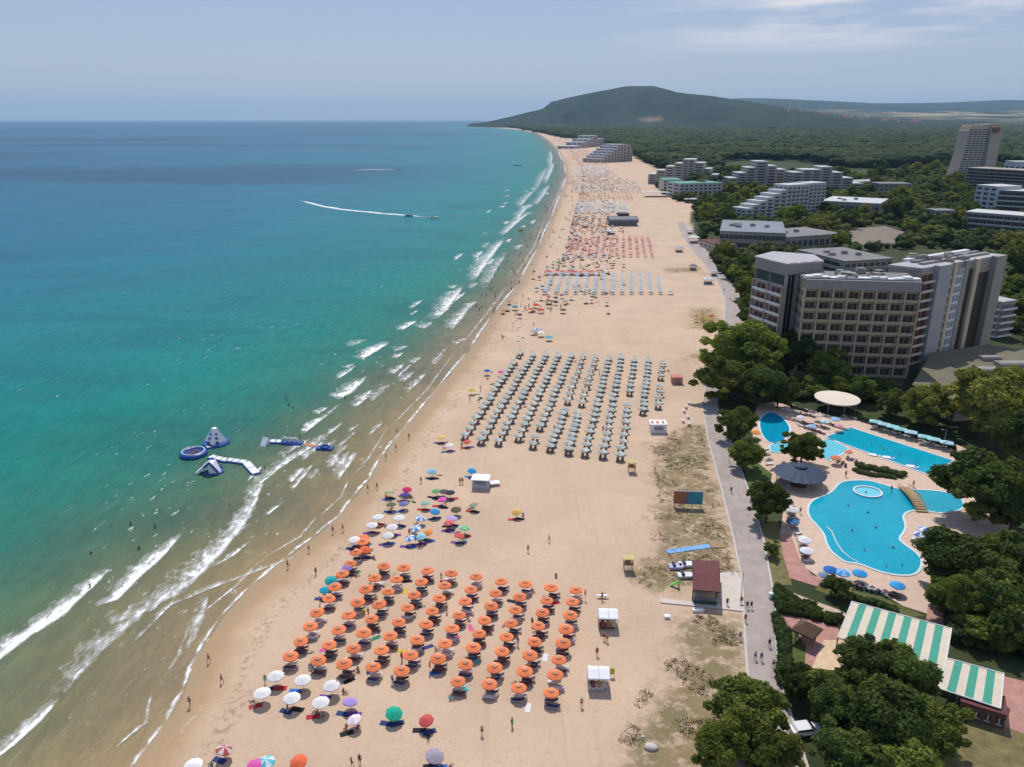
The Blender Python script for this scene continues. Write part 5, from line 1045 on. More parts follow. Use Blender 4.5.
# the far crowd as one mass
V_, F_, nb_ = [], [], 0; cb = MB()
for k in range(1700):
    i = random.uniform(19.2, 26.5) if k < 1250 else random.uniform(18, 24.5); a = SH_PX[min(int(i), 28)]; b = SH_PX[min(int(i)+1, 29)]; p = G(lerp(a[0], b[0], i % 1), lerp(a[1], b[1], i % 1)); w_ = 14 + 26 * random.random() ** 2 if k < 1250 else random.uniform(-14, 45)
    x = p.x + w_ * (1 + p.y / 900 * .5); y = p.y; s_ = 1 + p.y / 2500
    if w_ > 2 and random.random() < .5:
        far_q = random.randrange(10); r_ = .95 * s_; o2 = [(x + r_*math.cos(i_*1.0472), y + r_*math.sin(i_*1.0472), 1.55) for i_ in range(6)] + [(x, y, 2.0)]; cb.add(o2, [(i_, (i_+1) % 6, 6) for i_ in range(6)], far_q); cb.box(x-.05, y-.05, 0, x+.05, y+.05, 1.54, 4); cb.box(x-.8, y-.5, .05, x+.8, y+.4, .25, random.choice((4, 8, 7)))
    else:
        zb = -.6 if w_ < 0 else 0; st_ = random.random() < .6 or w_ < 0; hh_ = zb + (1.65 if st_ else .5); cb.add([(x-.2*s_, y-.15, zb), (x+.2*s_, y-.15, zb), (x+.2*s_, y+.15, zb), (x-.2*s_, y+.15, zb), (x-.12*s_, y-.1, hh_), (x+.12*s_, y-.1, hh_), (x+.12*s_, y+.1, hh_), (x-.12*s_, y+.1, hh_)], [(0,1,5,4),(1,2,6,5),(2,3,7,6),(3,0,4,7),(4,5,6,7)], random.choice((4, 7, 8, 4)))
tag(cb.build('distant_crowd', fm), None, None, None, 'stuff')

# ================================================================== water park
BLU = mat('blue_vinyl', (.015, .07, .30), .35, .08, 2., .5); WVI = mat('white_vinyl', (.72, .73, .76), .4, .06, 2., .5)
def q3(x, y, z=0): return G(170 + x / 5.69, 410 + y / 5.69, z)
def torus(bm_, R_, r_, n=24, m=8, c=(0,0,0), mi=0, sy=1):
    vs = [(c[0] + (R_ + r_*math.cos(6.2832*j/m))*math.cos(6.2832*i/n), c[1] + (R_ + r_*math.cos(6.2832*j/m))*math.sin(6.2832*i/n)*sy, c[2] + r_*math.sin(6.2832*j/m)) for i in range(n) for j in range(m)]
    bm_.add(vs, [(i*m+j, ((i+1) % n)*m+j, ((i+1) % n)*m+(j+1) % m, i*m+(j+1) % m) for i in range(n) for j in range(m)], mi); return bm_
p = q3(135, 250); t_ = thing('water_trampoline', 'round blue inflatable trampoline with swimmers sitting in it', 'inflatable', (p.x, p.y, SEA_Z)); torus(MB(), 2.7, .75, c=(0,0,.35)).build('ring', BLU, t_, True); MB().lathe([(2.2, .55), (2.2, .62)], 20).build('bouncing_mat', mat('mat_navy', (.02,.04,.13), .7, .1, 2.), t_)
torus(MB(), 2.7, .12, c=(0,0,1.12)).build('trim', WVI, t_, True)
for k, (dx, dy) in enumerate(((-.6, .3), (.5, .6), (.3, -.8))): person((p.x + dx, p.y + dy), 'sit' if k else 'stand', ['person standing on the round blue trampoline', 'person sitting at the back of the round blue trampoline', 'person sitting at the front of the round blue trampoline'][k], None, ('red', 'pink', 'navy')[k], 'red' if k == 0 else None, z=SEA_Z + .62)
p = q3(262, 185); t_ = thing('climbing_iceberg', 'tall white and blue inflatable climbing pyramid on the sea', 'inflatable', (p.x, p.y, SEA_Z)); MB().lathe([(2.9, .0), (2.9, .5), (1.9, 2.0), (.8, 3.9), (.2, 4.1)], 4, (0,0,.4)).build('tower', WVI, t_); MB().lathe([(3.4, -.2), (3.5, .2), (3.3, .55)], 12).build('base_ring', BLU, t_)
for k in range(3):
    for s_ in (-1, 0, 1): MB().box(-.3, -.25, 0, .3, .1, .5).build('climbing_block', BLU, t_).location = (s_ * (1.2 - k*.3), -1.95 + k * .55, .8 + k * .95)
p = q3(225, 350); t_ = thing('inflatable_slide', 'white inflatable slide with blue arch and side ramp', 'inflatable', (p.x, p.y, SEA_Z), .1); MB().add([(-3.2,-.9,.1),(-3.2,.9,.1),(0,.9,2.9),(0,-.9,2.9),(-2.6,-.9,-.1),(-2.6,.9,-.1),(.3,.9,2.3),(.3,-.9,2.3)], [(0,1,2,3),(7,6,5,4),(0,3,7,4),(1,5,6,2),(0,4,5,1),(3,2,6,7)]).build('ramp', WVI, t_)
MB().add([(.31,-1.4,2.9),(.31,1.4,2.9),(1.3,1.4,2.7),(1.3,-1.4,2.7),(.31,-1.6,0),(.31,1.6,0),(2.6,1.6,0),(2.6,-1.6,0)], [(0,1,2,3),(0,4,5,1),(3,2,6,7),(0,3,7,4),(1,5,6,2)]).build('climbing_side', WVI, t_)
for y_ in (-1.35, 1.35): MB().tube((-.8, y_*.9, 1.9), (.6, y_, 3.1), .28, n=8).tube((.6, y_, 3.1), (2.6, y_*1.1, .3), .28, n=8).build('side_tube', BLU, t_)
torus(MB(), 2.1, .35, c=(1.0, 0, .1), sy=.8).build('base_ring', BLU, t_, True)
def runway(a, b, w, label, m=WVI, h=.45, split=3, rail=BLU):
    a, b = q3(*a), q3(*b); c = (a + b) / 2; L_ = (b - a).length; t_ = thing('floating_walkway', label, 'inflatable', (c.x, c.y, SEA_Z), math.atan2(b.y - a.y, b.x - a.x))
    MB().box(-L_/2, -w/2 - .18, -.05, L_/2, w/2 + .18, h * .7).build('float', rail, t_); bb = MB(); s_ = L_ / split
    for k in range(split): MB().box(-L_/2 + k*s_ + .15, -w/2, h*.7 + .003, -L_/2 + (k+1)*s_ - .15, w/2, h + .1).build('pad', m, t_)
    return t_
runway((205,215), (285,195), 1.5, 'short white floating walkway leading to the climbing pyramid', split=2); runway((228,268), (330,290), 1.6, 'white floating walkway right of the round trampoline'); runway((322,285), (432,300), 1.6, 'white floating walkway in the middle of the left chain')
runway((432,300), (492,365), 1.8, 'slanting end walkway of the left inflatable chain', split=2); runway((568,180), (640,182), 1.6, 'white floating walkway at the left of the right chain', split=2); runway((640,186), (755,192), 1.7, 'blue floating obstacle walkway in the right chain', BLU, split=4, rail=BLU)
runway((756,195), (838,208), .9, 'narrow orange and white floating beam near the end of the right chain', mat('orange_vinyl', (.6,.22,.05), .5, .1, 2.), .35, 3, WVI)
p = q3(545, 190); t_ = thing('inflatable_ramp', 'small white triangular inflatable at the left end of the right chain', 'inflatable', (p.x, p.y, SEA_Z), 1.2); MB().add([(-1.4,-.8,0),(1.4,-.8,0),(1.4,.8,0),(-1.4,.8,0),(0.2,-.8,1.9),(.2,.8,1.9)], [(0,1,4),(3,5,2),(0,4,5,3),(1,2,5,4),(0,3,2,1)]).build('wedge', WVI, t_); MB().box(-1.5,-.95,-.1,1.5,.95,.001).build('base', BLU, t_)
for k in range(3):
    p = q3(655 + k * 28, 184 + k*2); t_ = thing('inflatable_hurdle', 'white arched hurdle on the blue obstacle walkway, %s of three' % ('left', 'middle', 'right')[k], 'inflatable', (p.x, p.y, SEA_Z + .4)); b = MB()
    for i in range(8): a1_, a2_ = math.pi*i/8, math.pi*(i+1)/8; b.tube((math.cos(a1_)*.9, 0, math.sin(a1_)*1.2), (math.cos(a2_)*.9, 0, math.sin(a2_)*1.2), .22, n=7)
    b.build('arch', WVI, t_); MB().box(-1.1,-.3,-.25,1.1,.3,.02).build('foot', BLU, t_)
p = q3(882, 218); t_ = thing('floating_platform', 'rectangular blue inflatable platform at the right end of the chain', 'inflatable', (p.x, p.y, SEA_Z), -.1); MB().box(-2.1,-1.0,0,2.1,1.0,.55).build('float', BLU, t_); torus(MB(), 1.0, .25, 16, 6, (0,0,.75), sy=.9).build('ring', BLU, t_, True)
# ---- speedboats, jet ski, small craft
def boat(x, y, label, L_=7., rz=0., dark=False):
    p = G(x, y); t_ = thing('speedboat', label, 'boat', (p.x, p.y, SEA_Z), rz); w_ = L_ * .17; prof = [(-.5, 1), (-.2, 1.05), (.1, 1), (.3, .75), (.43, .35), (.5, .02)]; vs = []
    for u, k in prof: vs += [(u*L_, -w_*k, .75 + max(0, u) * .5), (u*L_, w_*k, .75 + max(0, u) * .5), (u*L_, -w_*k*.6, -.1), (u*L_, w_*k*.6, -.1)]
    fs = []
    for i in range(len(prof) - 1): a = i*4; b = a+4; fs += [(a, b, b+1, a+1), (a+2, a+3, b+3, b+2), (a, a+2, b+2, b), (a+1, b+1, b+3, a+3)]
    fs += [(0,1,3,2)]; MB().add(vs, fs).build('hull', BLU if dark else WHITE, t_); MB().add([(.06*L_,-w_*.8,.95),(.06*L_,w_*.8,.95),(.0,w_*.7,1.6),(.0,-w_*.7,1.6),(.02*L_,-w_*.8,.94),(.02*L_,w_*.8,.94),(-.03*L_,w_*.7,1.6),(-.03*L_,-w_*.7,1.6)], [(0,1,2,3),(7,6,5,4),(0,3,7,4),(1,5,6,2),(3,2,6,7)]).build('windscreen', GLASS, t_)
    MB().box(-.3*L_, -w_*.7, .78, -.12*L_, w_*.7, 1.15).build('seat', DARK, t_); MB().box(-.56*L_, -.3, .0, -.5*L_ - .01, .3, 1.3).build('outboard_motor', DARK, t_)
boat(434, 217.5, 'white speedboat at the head of the long curved wake', 9, -.2); boat(409, 216, 'small dark boat riding inside the long curved wake', 7, -.2, True); boat(399, 169.6, 'distant white speedboat at the head of the short straight wake', 12, 0.05); boat(518, 165.5, 'dark low boat lying off the far beach', 16, 0, True)
p = G(521, 230.5); t_ = thing('jet_ski', 'small orange jet ski in the surf off the far beach', 'jet ski', (p.x, p.y, SEA_Z)); MB().add([(-2,-.9,.2),(1,-.9,.3),(2.4,0,.6),(1,.9,.3),(-2,.9,.2),(-2,-.6,1.1),(.6,-.5,1.5),(.6,.5,1.5),(-2,.6,1.1)], [(0,1,6,5),(1,2,6),(2,3,7),(2,7,6),(3,4,8,7),(5,6,7,8),(0,5,8,4),(0,4,3,2,1)]).build('hull', mat('orange_gelcoat', (.65,.16,.05), .4, .05, 2.), t_); MB().tube((.4,-.6,1.7),(.4,.6,1.7),.06).tube((.6,0,1.4),(.4,0,1.7),.08).build('handlebar', DARK, t_)

# ================================================================== kiosks, tents, signs
def marquee(x, y, label, w=3.2, d_=2.8, h=2.5):
    p = G(x, y); t_ = thing('massage_tent', label, 'tent', p[:], -.05)
    MB().add([(-w/2,-d_/2,h),(w/2,-d_/2,h),(w/2,d_/2,h),(-w/2,d_/2,h),(-w/2*.98,0,h+.55),(w/2*.98,0,h+.55),(-w/2,-d_/2,h-.25),(w/2,-d_/2,h-.25),(w/2,d_/2,h-.25),(-w/2,d_/2,h-.25)], [(0,1,5,4),(3,4,5,2),(0,4,3),(1,2,5),(0,6,7,1),(1,7,8,2),(2,8,9,3),(3,9,6,0)]).build('canopy', WVI, t_)
    MB().tube((0,-d_/2-.02,h+.02),(0,0,h+.58),.03).tube((0,0,h+.58),(0,d_/2+.02,h+.02),.03).build('canopy_seam', METAL, t_)
    for sx_ in (-1, 1):
        for sy_ in (-1, 1): link('leg', MB().tube((0,0,0),(0,0,h-.01),.035).mesh('leg', METAL), t_, (sx_*w*.47, sy_*d_*.47, 0))
    MB().box(-w*.46, d_*.40, .2, w*.46, d_*.44, 1.9).build('back_cloth', colmat((.5,.42,.36)), t_); MB().box(-w*.49, -d_*.3, .0, -w*.46, d_*.4, 1.5).build('side_cloth', colmat((.42,.38,.36)), t_)
    for k, q in enumerate((-.8, .1, .9)): 
        o_ = MB().box(-.32,-.9,.55,.32,.9,.68).box(-.28,-.8,0,-.24,.8,.549).box(.24,-.8,0,.28,.8,.549).build('massage_table', colmat([(.35,.10,.12),(.5,.33,.14),(.6,.5,.4)][k])); o_.location = (p.x + q, p.y - .1, 0); tag(o_, '%s table inside the %s' % (('dark red', 'tan', 'cream')[k], label[:label.index('tent')+4]), 'massage table')
    return p
p1 = marquee(607.5, 626, 'upper of two white square tents right of the orange block'); p2 = marquee(598, 686, 'lower of two white square tents right of the orange block')
o_ = MB().box(-1.2,-.3,0,1.2,.3,.55).box(-1.25,-.35,.551,1.25,.35,.62).build('bench', WVI); o_.location = G(596.5, 688.5)[:]; tag(o_, 'white bench in front of the lower white tent', 'bench')
for x, y, l_ in ((614,622,'yellow sign board beside the upper white tent'),(612,677,'yellow sign board beside the lower white tent')):
    t_ = thing('sign_board', l_, 'sign', G(x, y)[:]); MB().box(-.35,-.03,.5,.35,.03,1.6).build('panel', colmat((.6,.5,.08)), t_); MB().tube((-.3,0,0),(-.3,0,.49),.03).tube((.3,0,0),(.3,0,.49),.03).build('post', METAL, t_)
p = G(602.5, 598); t_ = thing('surf_board_rack', 'white board lying across a low stand above the upper tent', 'board', p[:]); MB().lathe([(1.0,.5),(1.05,.56),(1.0,.62)], 14, sx=1.15, sy=.25).build('board', WVI, t_); MB().box(-.5,-.2,0,-.4,.2,.49).box(.4,-.2,0,.5,.2,.49).build('stand', METAL, t_)
# white beach kiosk with parasol top
p = G(481, 487); t_ = thing('beach_kiosk', 'white beach kiosk with a flat white roof on open sand', 'kiosk', p[:], -.12); MB().box(-1.9,-1.3,0,1.9,1.3,1.1).build('counter', mat('kiosk_grey', (.45,.46,.5), .7, .1, 1.), t_); MB().box(-2.1,-1.6,2.3,2.1,1.7,2.5).build('roof', WVI, t_)
for sx_ in (-1, 1):
    for sy_ in (-1, 1): link('post', MB().box(-.06,-.06,1.102,.06,.06,2.298).mesh('post', WHITE), t_, (sx_*1.75, sy_*1.2, 0))
MB().box(-1.6,1.22,1.11,1.6,1.28,2.29).build('back_wall', mat('kiosk_back', (.2,.22,.25), .8, .1, 1.), t_)
p = G(494, 485); t_ = thing('beach_table', 'white table beside the white beach kiosk', 'table', p[:], .3); MB().box(-1.3,-.9,.65,1.3,.9,.72).build('tabletop', WVI, t_); 
for sx_ in (-1, 1): 
    for sy_ in (-1, 1): link('leg', MB().box(-.04,-.04,0,.04,.04,.649).mesh('leg', METAL), t_, (sx_*1.2, sy_*.8, 0))
p = G(657.5, 431); t_ = thing('beach_hut', 'small white hut with a red and white roof right of the grey block', 'hut', p[:]); MB().box(-2.1,-1.6,0,2.1,1.6,2.4).build('wall', WVI, t_); MB().box(-2.3,-1.8,2.401,2.3,1.8,2.6).build('roof', WHITE, t_); MB().box(-1.2,-1.64,.9,1.2,-1.602,1.9).build('hatch', GREY, t_)
for x_ in (-1.6, -.2, 1.3): MB().box(x_-.25,-1.,2.602,x_+.25,.6,2.66).build('roof_pad', colmat((.5,.08,.07)), t_)
p = G(676.5, 383); t_ = thing('beach_hut', 'small salmon pink hut near the dune above the white hut', 'hut', p[:]); MB().box(-1.6,-1.4,0,1.6,1.4,2.2).build('wall', colmat((.55,.28,.22)), t_); MB().box(-1.8,-1.6,2.201,1.8,1.6,2.4).build('roof', colmat((.55,.22,.18)), t_); MB().box(-.4,-1.44,0.01,.4,-1.402,1.8).build('door', GREY, t_)
# lifeguard towers
for x, y, l_ in ((631.5,472,'upper wooden lifeguard stand beside the dune scrub'),(628,570,'lower wooden lifeguard stand beside the dune scrub')):
    t_ = thing('lifeguard_stand', l_, 'lifeguard stand', G(x, y)[:]); MB().box(-.85,-.75,1.4,.85,.75,1.5).build('platform', WOOD, t_); lm = MB().box(-.06,-.06,0,.06,.06,2.7).mesh('leg', WOOD)
    for sx_ in (-1, 1):
        for sy_ in (-1, 1): link('leg', lm, t_, (sx_*.78, sy_*.68, 0))
    MB().box(-1.0,-.9,2.701,1.0,.9,2.8).build('roof', mat('yellow_board', (.5,.42,.18), .8, .2, 2.), t_); MB().box(-.5,.1,1.501,.5,.5,1.95).build('seat', WOOD, t_)
    lb = MB()
    for k in range(5): lb.box(-.3,-.96-.0*k,.2+k*.26,.3,-.90,.26+k*.26)
    lb.box(-.34,-.97,0,-.301,-.89,1.4).box(.301,-.97,0,.34,-.89,1.4).build('ladder', WOOD, t_)
# billboard on the dune
a_, b_ = G(673, 507), G(702, 508); t_ = thing('billboard', 'wide billboard, brown on the left and turquoise on the right, in dune scrub', 'billboard', ((a_+b_)/2)[:], math.atan2(b_.y-a_.y, b_.x-a_.x)); W_ = (b_-a_).length
t = NT('billboard_print'); tcn = t.n('ShaderNodeTexCoord').outputs['Object']; sxn = t.n('ShaderNodeSeparateXYZ'); t.l(tcn, sxn.inputs[0]); u_ = t.math('ADD', sxn.outputs[0], t.math('MULTIPLY', t.noise(.9, 4, .6, tcn), 1.6)); cc_ = t.ramp(t.rng(u_, -W_/2, W_/2 + 1.), [(0,(.40,.14,.06)),(.42,(.34,.13,.07)),(.52,(.10,.16,.20)),(.62,(.03,.24,.32)),(1,(.02,.30,.36))]); cc_ = t.mix(t.rng(t.noise(2.5, 3, .6, tcn), .56, .62, 0, .6), cc_, (.08,.09,.12)); t.l(cc_, t.p.inputs['Base Color'])
MB().box(-W_/2,-.12,1.0,W_/2,.0,3.9).build('panel', t.m, t_); MB().box(-W_/2-.08,-.15,.9,W_/2+.08,.05,.999).box(-W_/2-.08,-.15,3.901,W_/2+.08,.05,4.0).build('frame', METAL, t_)
for k in range(4): link('post', MB().box(-.07,.06,0,.07,.2,3.8).mesh('post', METAL), t_, ((k-1.5)*W_/3.4, 0, 0))
# maroon kiosk and terrace
H = 3.4; kp = [G(693,589.5,H), G(720.5,592,H), G(719.5,561,H), G(692,560,H)]; c0 = sum(kp, Vector())/4; c0.z = 0; t_ = thing('promenade_kiosk', 'kiosk with a broad maroon roof and open bar front on the promenade', 'kiosk', c0[:]); lp = [p - c0 for p in kp]; cc0 = sum(lp, Vector())/4; inn = [cc0 + (p-cc0)*.86 for p in lp]
rb = [(p.x, p.y, H) for p in lp] + [(p.x, p.y, H-.2) for p in lp]; rA, rB = (lp[0]+lp[3])/2*.86, (lp[1]+lp[2])/2*.86; rb += [(rA.x, rA.y, H+.5), (rB.x, rB.y, H+.5)]
MB().add(rb, [(0,1,9,8),(2,3,8,9),(1,2,9),(3,0,8),(0,4,5,1),(1,5,6,2),(2,6,7,3),(3,7,4,0),(4,7,6,5)]).build('roof', MARO, t_)
f0, f1 = inn[0], inn[1]; mid0, mid1 = inn[0].lerp(inn[3], .55), inn[1].lerp(inn[2], .55); MB().prism([mid0, mid1, inn[2], inn[3]], 0, H-.21).build('wall', mat('dark_timber', (.07,.045,.035), .8, .2, 1.), t_)
dv = (f1-f0).normalized(); nv = Vector((-dv.y, dv.x, 0)); MB().prism([f0, f1, f1+nv*.6, f0+nv*.6], 0, 1.1).build('bar_counter', mat('dark_green_counter', (.05,.09,.09), .6, .2, 1.), t_); MB().prism([f0-nv*.15, f1-nv*.15, f1+nv*.65, f0+nv*.65], 1.102, 1.17).build('counter_top', GREY, t_)
for p in inn[:2]: MB().box(p.x-.1,p.y+.7,0,p.x+.1,p.y+.9,H-.21).build('post', mat('dark_timber', (0,0,0)), t_)
MB().prism([mid0 + dv*.6 - nv*.3, mid0 + dv*2.2 - nv*.3, mid0 + dv*2.2 - nv*.02, mid0 + dv*.6 - nv*.02], .4, 2.2).build('fridge', colmat((.05,.35,.33)), t_)
MB().prism([mid1 - dv*3 - nv*.3, mid1 - dv*.5 - nv*.3, mid1 - dv*.5 - nv*.02, mid1 - dv*3 - nv*.02], .4, 1.9).build('shelf', colmat((.3,.12,.05)), t_)
sheet('kiosk_terrace', pts((718,573),(736,572),(741.5,580),(743,607),(722,606),(718,590)), .05, mat('pale_terrace', (.55,.48,.42), .85, .1, .8))
strip('kiosk_walkway', [(660,601),(690,604),(720,607),(744,610)], 1.3, .056, mat('pale_terrace', (0,0,0)), .12)
a_, b_ = G(667, 552), G(710, 546); o_ = MB(); dv2 = (b_-a_); 
t_ = thing('roll_out_beach_path', 'pale blue roll out mat leading from the dune towards the sand', 'path mat', a_[:], math.atan2(dv2.y, dv2.x)); MB().box(0,-.7,.03,dv2.length,.7,.09).build('mat', colmat((.20,.38,.66)), t_); 
p = G(717, 545); t_ = thing('wooden_deck', 'small pale wooden deck between the blue mat and the promenade', 'deck', p[:]); b = MB()
for k in range(9): b.box(-1.4, -1.2 + k*.27, .1, 1.4, -.96 + k*.27, .18)
b.build('planks', WOOD, t_); MB().box(-1.35,-1.15,0,1.35,1.15,.098).build('frame', WOOD, t_)
for k, (x, y, l_, cc) in enumerate([(676,568,'pale violet covered pedal boat beside the maroon kiosk',(.42,.42,.55)),(686,566,'white pedal boat stored behind the others beside the kiosk',(.7,.7,.72)),(685,577,'white pedal boat stored nearest the sand beside the kiosk',(.66,.64,.66))]):
    t_ = thing('pedal_boat', l_, 'pedal boat', G(x, y)[:], .05); MB().add([(-1.4,-.75,.1),(1.1,-.75,.1),(1.6,0,.4),(1.1,.75,.1),(-1.4,.75,.1),(-1.4,-.75,.6),(1.1,-.75,.6),(1.7,0,.75),(1.1,.75,.6),(-1.4,.75,.6)], [(0,4,3,2,1),(5,6,7,8,9),(0,1,6,5),(1,2,7,6),(2,3,8,7),(3,4,9,8),(4,0,5,9)]).build('hull', colmat(cc), t_)
    MB().box(-.7,-.6,.602,-.2,-.05,1.05).box(-.7,.05,.602,-.2,.6,1.05).build('seat', colmat((.08,.08,.12)), t_)
t_ = thing('childrens_slide', 'small bright green slide beside the stored pedal boats', 'slide', G(676, 587)[:], -.4); MB().add([(-1.1,-.3,.05),(-1.1,.3,.05),(.3,.3,1.3),(.3,-.3,1.3),(-1.0,-.3,.0),(-1.0,.3,.0),(.4,.3,1.2),(.4,-.3,1.2)], [(0,1,2,3),(7,6,5,4),(0,3,7,4),(1,5,6,2),(0,4,5,1),(3,2,6,7)]).build('chute', colmat((.08,.5,.05)), t_); MB().box(.41,-.3,0,.5,.3,1.5).build('ladder', colmat((.07,.4,.05)), t_)
for x, y, s_, l_ in ((667,618,.9,'small white crate alone on sand below the kiosk walkway'),(698,611.5,1.9,'long white board lying below the kiosk walkway')):
    t_ = thing('storage_crate', l_, 'crate', G(x, y)[:]); MB().box(-s_/2,-.35,0,s_/2,.35,.45).build('box', WVI, t_); MB().box(-s_/2-.04,-.39,.451,s_/2+.04,.39,.52).build('lid', WHITE, t_)
def rock(x, y, r_, label):
    v = IV * (1 + rng.uniform(-.15, .15, (len(IV), 1))) * [r_, r_*.8, r_*.5] + [0, 0, r_*.2]; o_ = link('rock', np_mesh('rock', v, IF, STONE, False), None, G(x, y)[:]); tag(o_, label, 'rock')
rock(651, 748, .9, 'pale flat boulder in dry scrub at the bottom'); rock(643, 737, .3, 'small stone left above the pale boulder')
for x, y, k in ((770.5,598,0),(772,597,1)):
    if k == 0: t_ = thing('litter_bin', 'small white bin at the right kerb of the promenade', 'bin', G(x, y)[:]); MB().lathe([(.35,0),(.42,1.0)], 12).build('bin_body', WVI, t_); MB().lathe([(.45,1.002),(.3,1.15)], 12).build('lid', WHITE, t_)
# stone obelisk-roofed pavilion in the garden
p = G(805, 641); t_ = thing('garden_gazebo', 'brown pointed roof gazebo at the garden corner by the promenade', 'gazebo', p[:]); MB().lathe([(2.7,2.1),(2.6,2.35),(.15,3.7)], 4).build('roof', mat('brown_shingle', (.12,.07,.045), .9, .25, 3.), t_)
for k in range(6): link('post', MB().box(-.08,-.08,0,.08,.08,2.35).mesh('post', WOOD), t_, (1.6*math.cos(k*1.047), 1.6*math.sin(k*1.047), 0))
# striped canopies
STG = mat('green_awning', (.05,.30,.21), .7, .12, 1.5); STW = mat('cream_awning', (.62,.54,.42), .8, .1, 1.5)
def striped(c4, n, H0_, label, Hb):
    P_ = [G(*q, Hb if i < 2 else H0_) for i, q in enumerate(c4)]; c = sum(P_, Vector())/4; c.z = 0; t_ = thing('striped_canopy', label, 'canopy', c[:]); a_, b_, d__, e_ = P_; bg_ = [MB(), MB()]; off = Vector((0,0,.12))
    for k in range(n):
        q = [a_.lerp(b_, k/n)-c, a_.lerp(b_, (k+1)/n)-c, e_.lerp(d__, (k+1)/n)-c, e_.lerp(d__, k/n)-c]; bg_[k % 2].add([tuple(v) for v in q] + [tuple(v - off) for v in q], [(0,1,2,3),(7,6,5,4),(0,4,5,1),(2,6,7,3)], 0)
    bg_[0].build('cream_panels', STW, t_); bg_[1].build('green_panels', STG, t_)
    rl_ = MB()
    for a2, b2 in ((a_, b_), (b_, d__), (d__, e_), (e_, a_)): rl_.tube(a2 - c + Vector((0,0,.02)), b2 - c + Vector((0,0,.02)), .09)
    rl_.build('frame', WHITE, t_)
    for u in (0, .33, .66, 1):
        for z_, s0, s1 in ((0, a_, b_), (1, e_, d__)): q = s0.lerp(s1, u) - c; link('post', MB().box(-.08,-.08,0,.08,.08,q.z-.15).mesh('post', METAL), t_, (q.x, q.y, 0))
striped(((852,601.5),(951.6,628.5),(944,674),(838,637)), 13, 3.0, 'long green and cream striped canopy partly hidden by trees', 4.6)
striped(((947,658),(1003.8,673.5),(1000.6,708.5),(938,688)), 7, 2.9, 'shorter green and cream striped canopy at the lower right', 4.2)
p0, p1 = G(958,716), G(1003,730); t_ = thing('bar_building', 'reddish low bar building in shade under the shorter striped canopy', 'bar', p0[:]); d_ = (p1-p0).normalized(); n_ = Vector((-d_.y,d_.x,0)); MB().prism([Vector(), p1-p0, p1-p0+n_*4, n_*4], 0, 2.5).build('wall', mat('brick_wall', (.16,.07,.05), .9, .2, 1.), t_); MB().prism([d_*-.1-n_*.1, p1-p0+d_*.1-n_*.1, p1-p0+n_*4.1, n_*4.1], 2.501, 2.62).build('roof', MARO, t_); facade(t_, p0, p0, p1, .4, 2.3, 1, 4, DARK)
# white canopy, blue canopy
p = G(837.5, 396.5, 4.2); p.z = 0; t_ = thing('round_canopy', 'large round cream canopy cafe above the pool terrace', 'canopy', p[:]); MB().lathe([(6.2,3.5),(6.25,3.8),(3.2,4.3),(.1,4.5)], 32).build('canopy_roof', mat('cream_membrane', (.66,.58,.48), .8, .06, .5), t_); MB().lathe([(.25,0),(.25,3.6)], 10).build('pole', METAL, t_); MB().lathe([(2.2,0),(2.2,1.1)], 20).build('bar_counter', mat('dark_timber', (0,0,0)), t_)
for k in range(8): link('post', MB().tube((0,0,0),(0,0,3.49),.07).mesh('post', METAL), t_, (5.6*math.cos(k*.785), 5.6*math.sin(k*.785), 0))
p = G(800.5, 469.5, 3.6); p.z = 0; t_ = thing('round_canopy', 'dark blue conical round canopy bar left of the lagoon pool', 'canopy', p[:]); NB = mat('navy_membrane', (.035,.055,.095), .7, .12, .8)
b = MB(); 
for k in range(16):
    a1_, a2_ = 2*math.pi*k/16, 2*math.pi*(k+1)/16; am = (a1_+a2_)/2; R1, R2 = 5.9, 1.2
    b.add([(R1*math.cos(a1_), R1*math.sin(a1_), 2.8), (R1*.97*math.cos(am), R1*.97*math.sin(am), 2.65), (R1*math.cos(a2_), R1*math.sin(a2_), 2.8), (R2*math.cos(a2_), R2*math.sin(a2_), 4.3), (R2*math.cos(a1_), R2*math.sin(a1_), 4.3)], [(0,1,3,4),(1,2,3)])
b.build('canopy_roof', NB, t_); MB().lathe([(1.5,4.3),(1.4,4.6),(.8,4.9),(.1,5.0)], 16).build('roof_cap', NB, t_); MB().lathe([(2.4,0),(2.4,1.1)], 20).build('bar_counter', mat('dark_timber', (0,0,0)), t_)
for k in range(8): link('post', MB().tube((0,0,0),(0,0,2.9),.07).mesh('post', METAL), t_, (5.3*math.cos(k*.785), 5.3*math.sin(k*.785), 0))
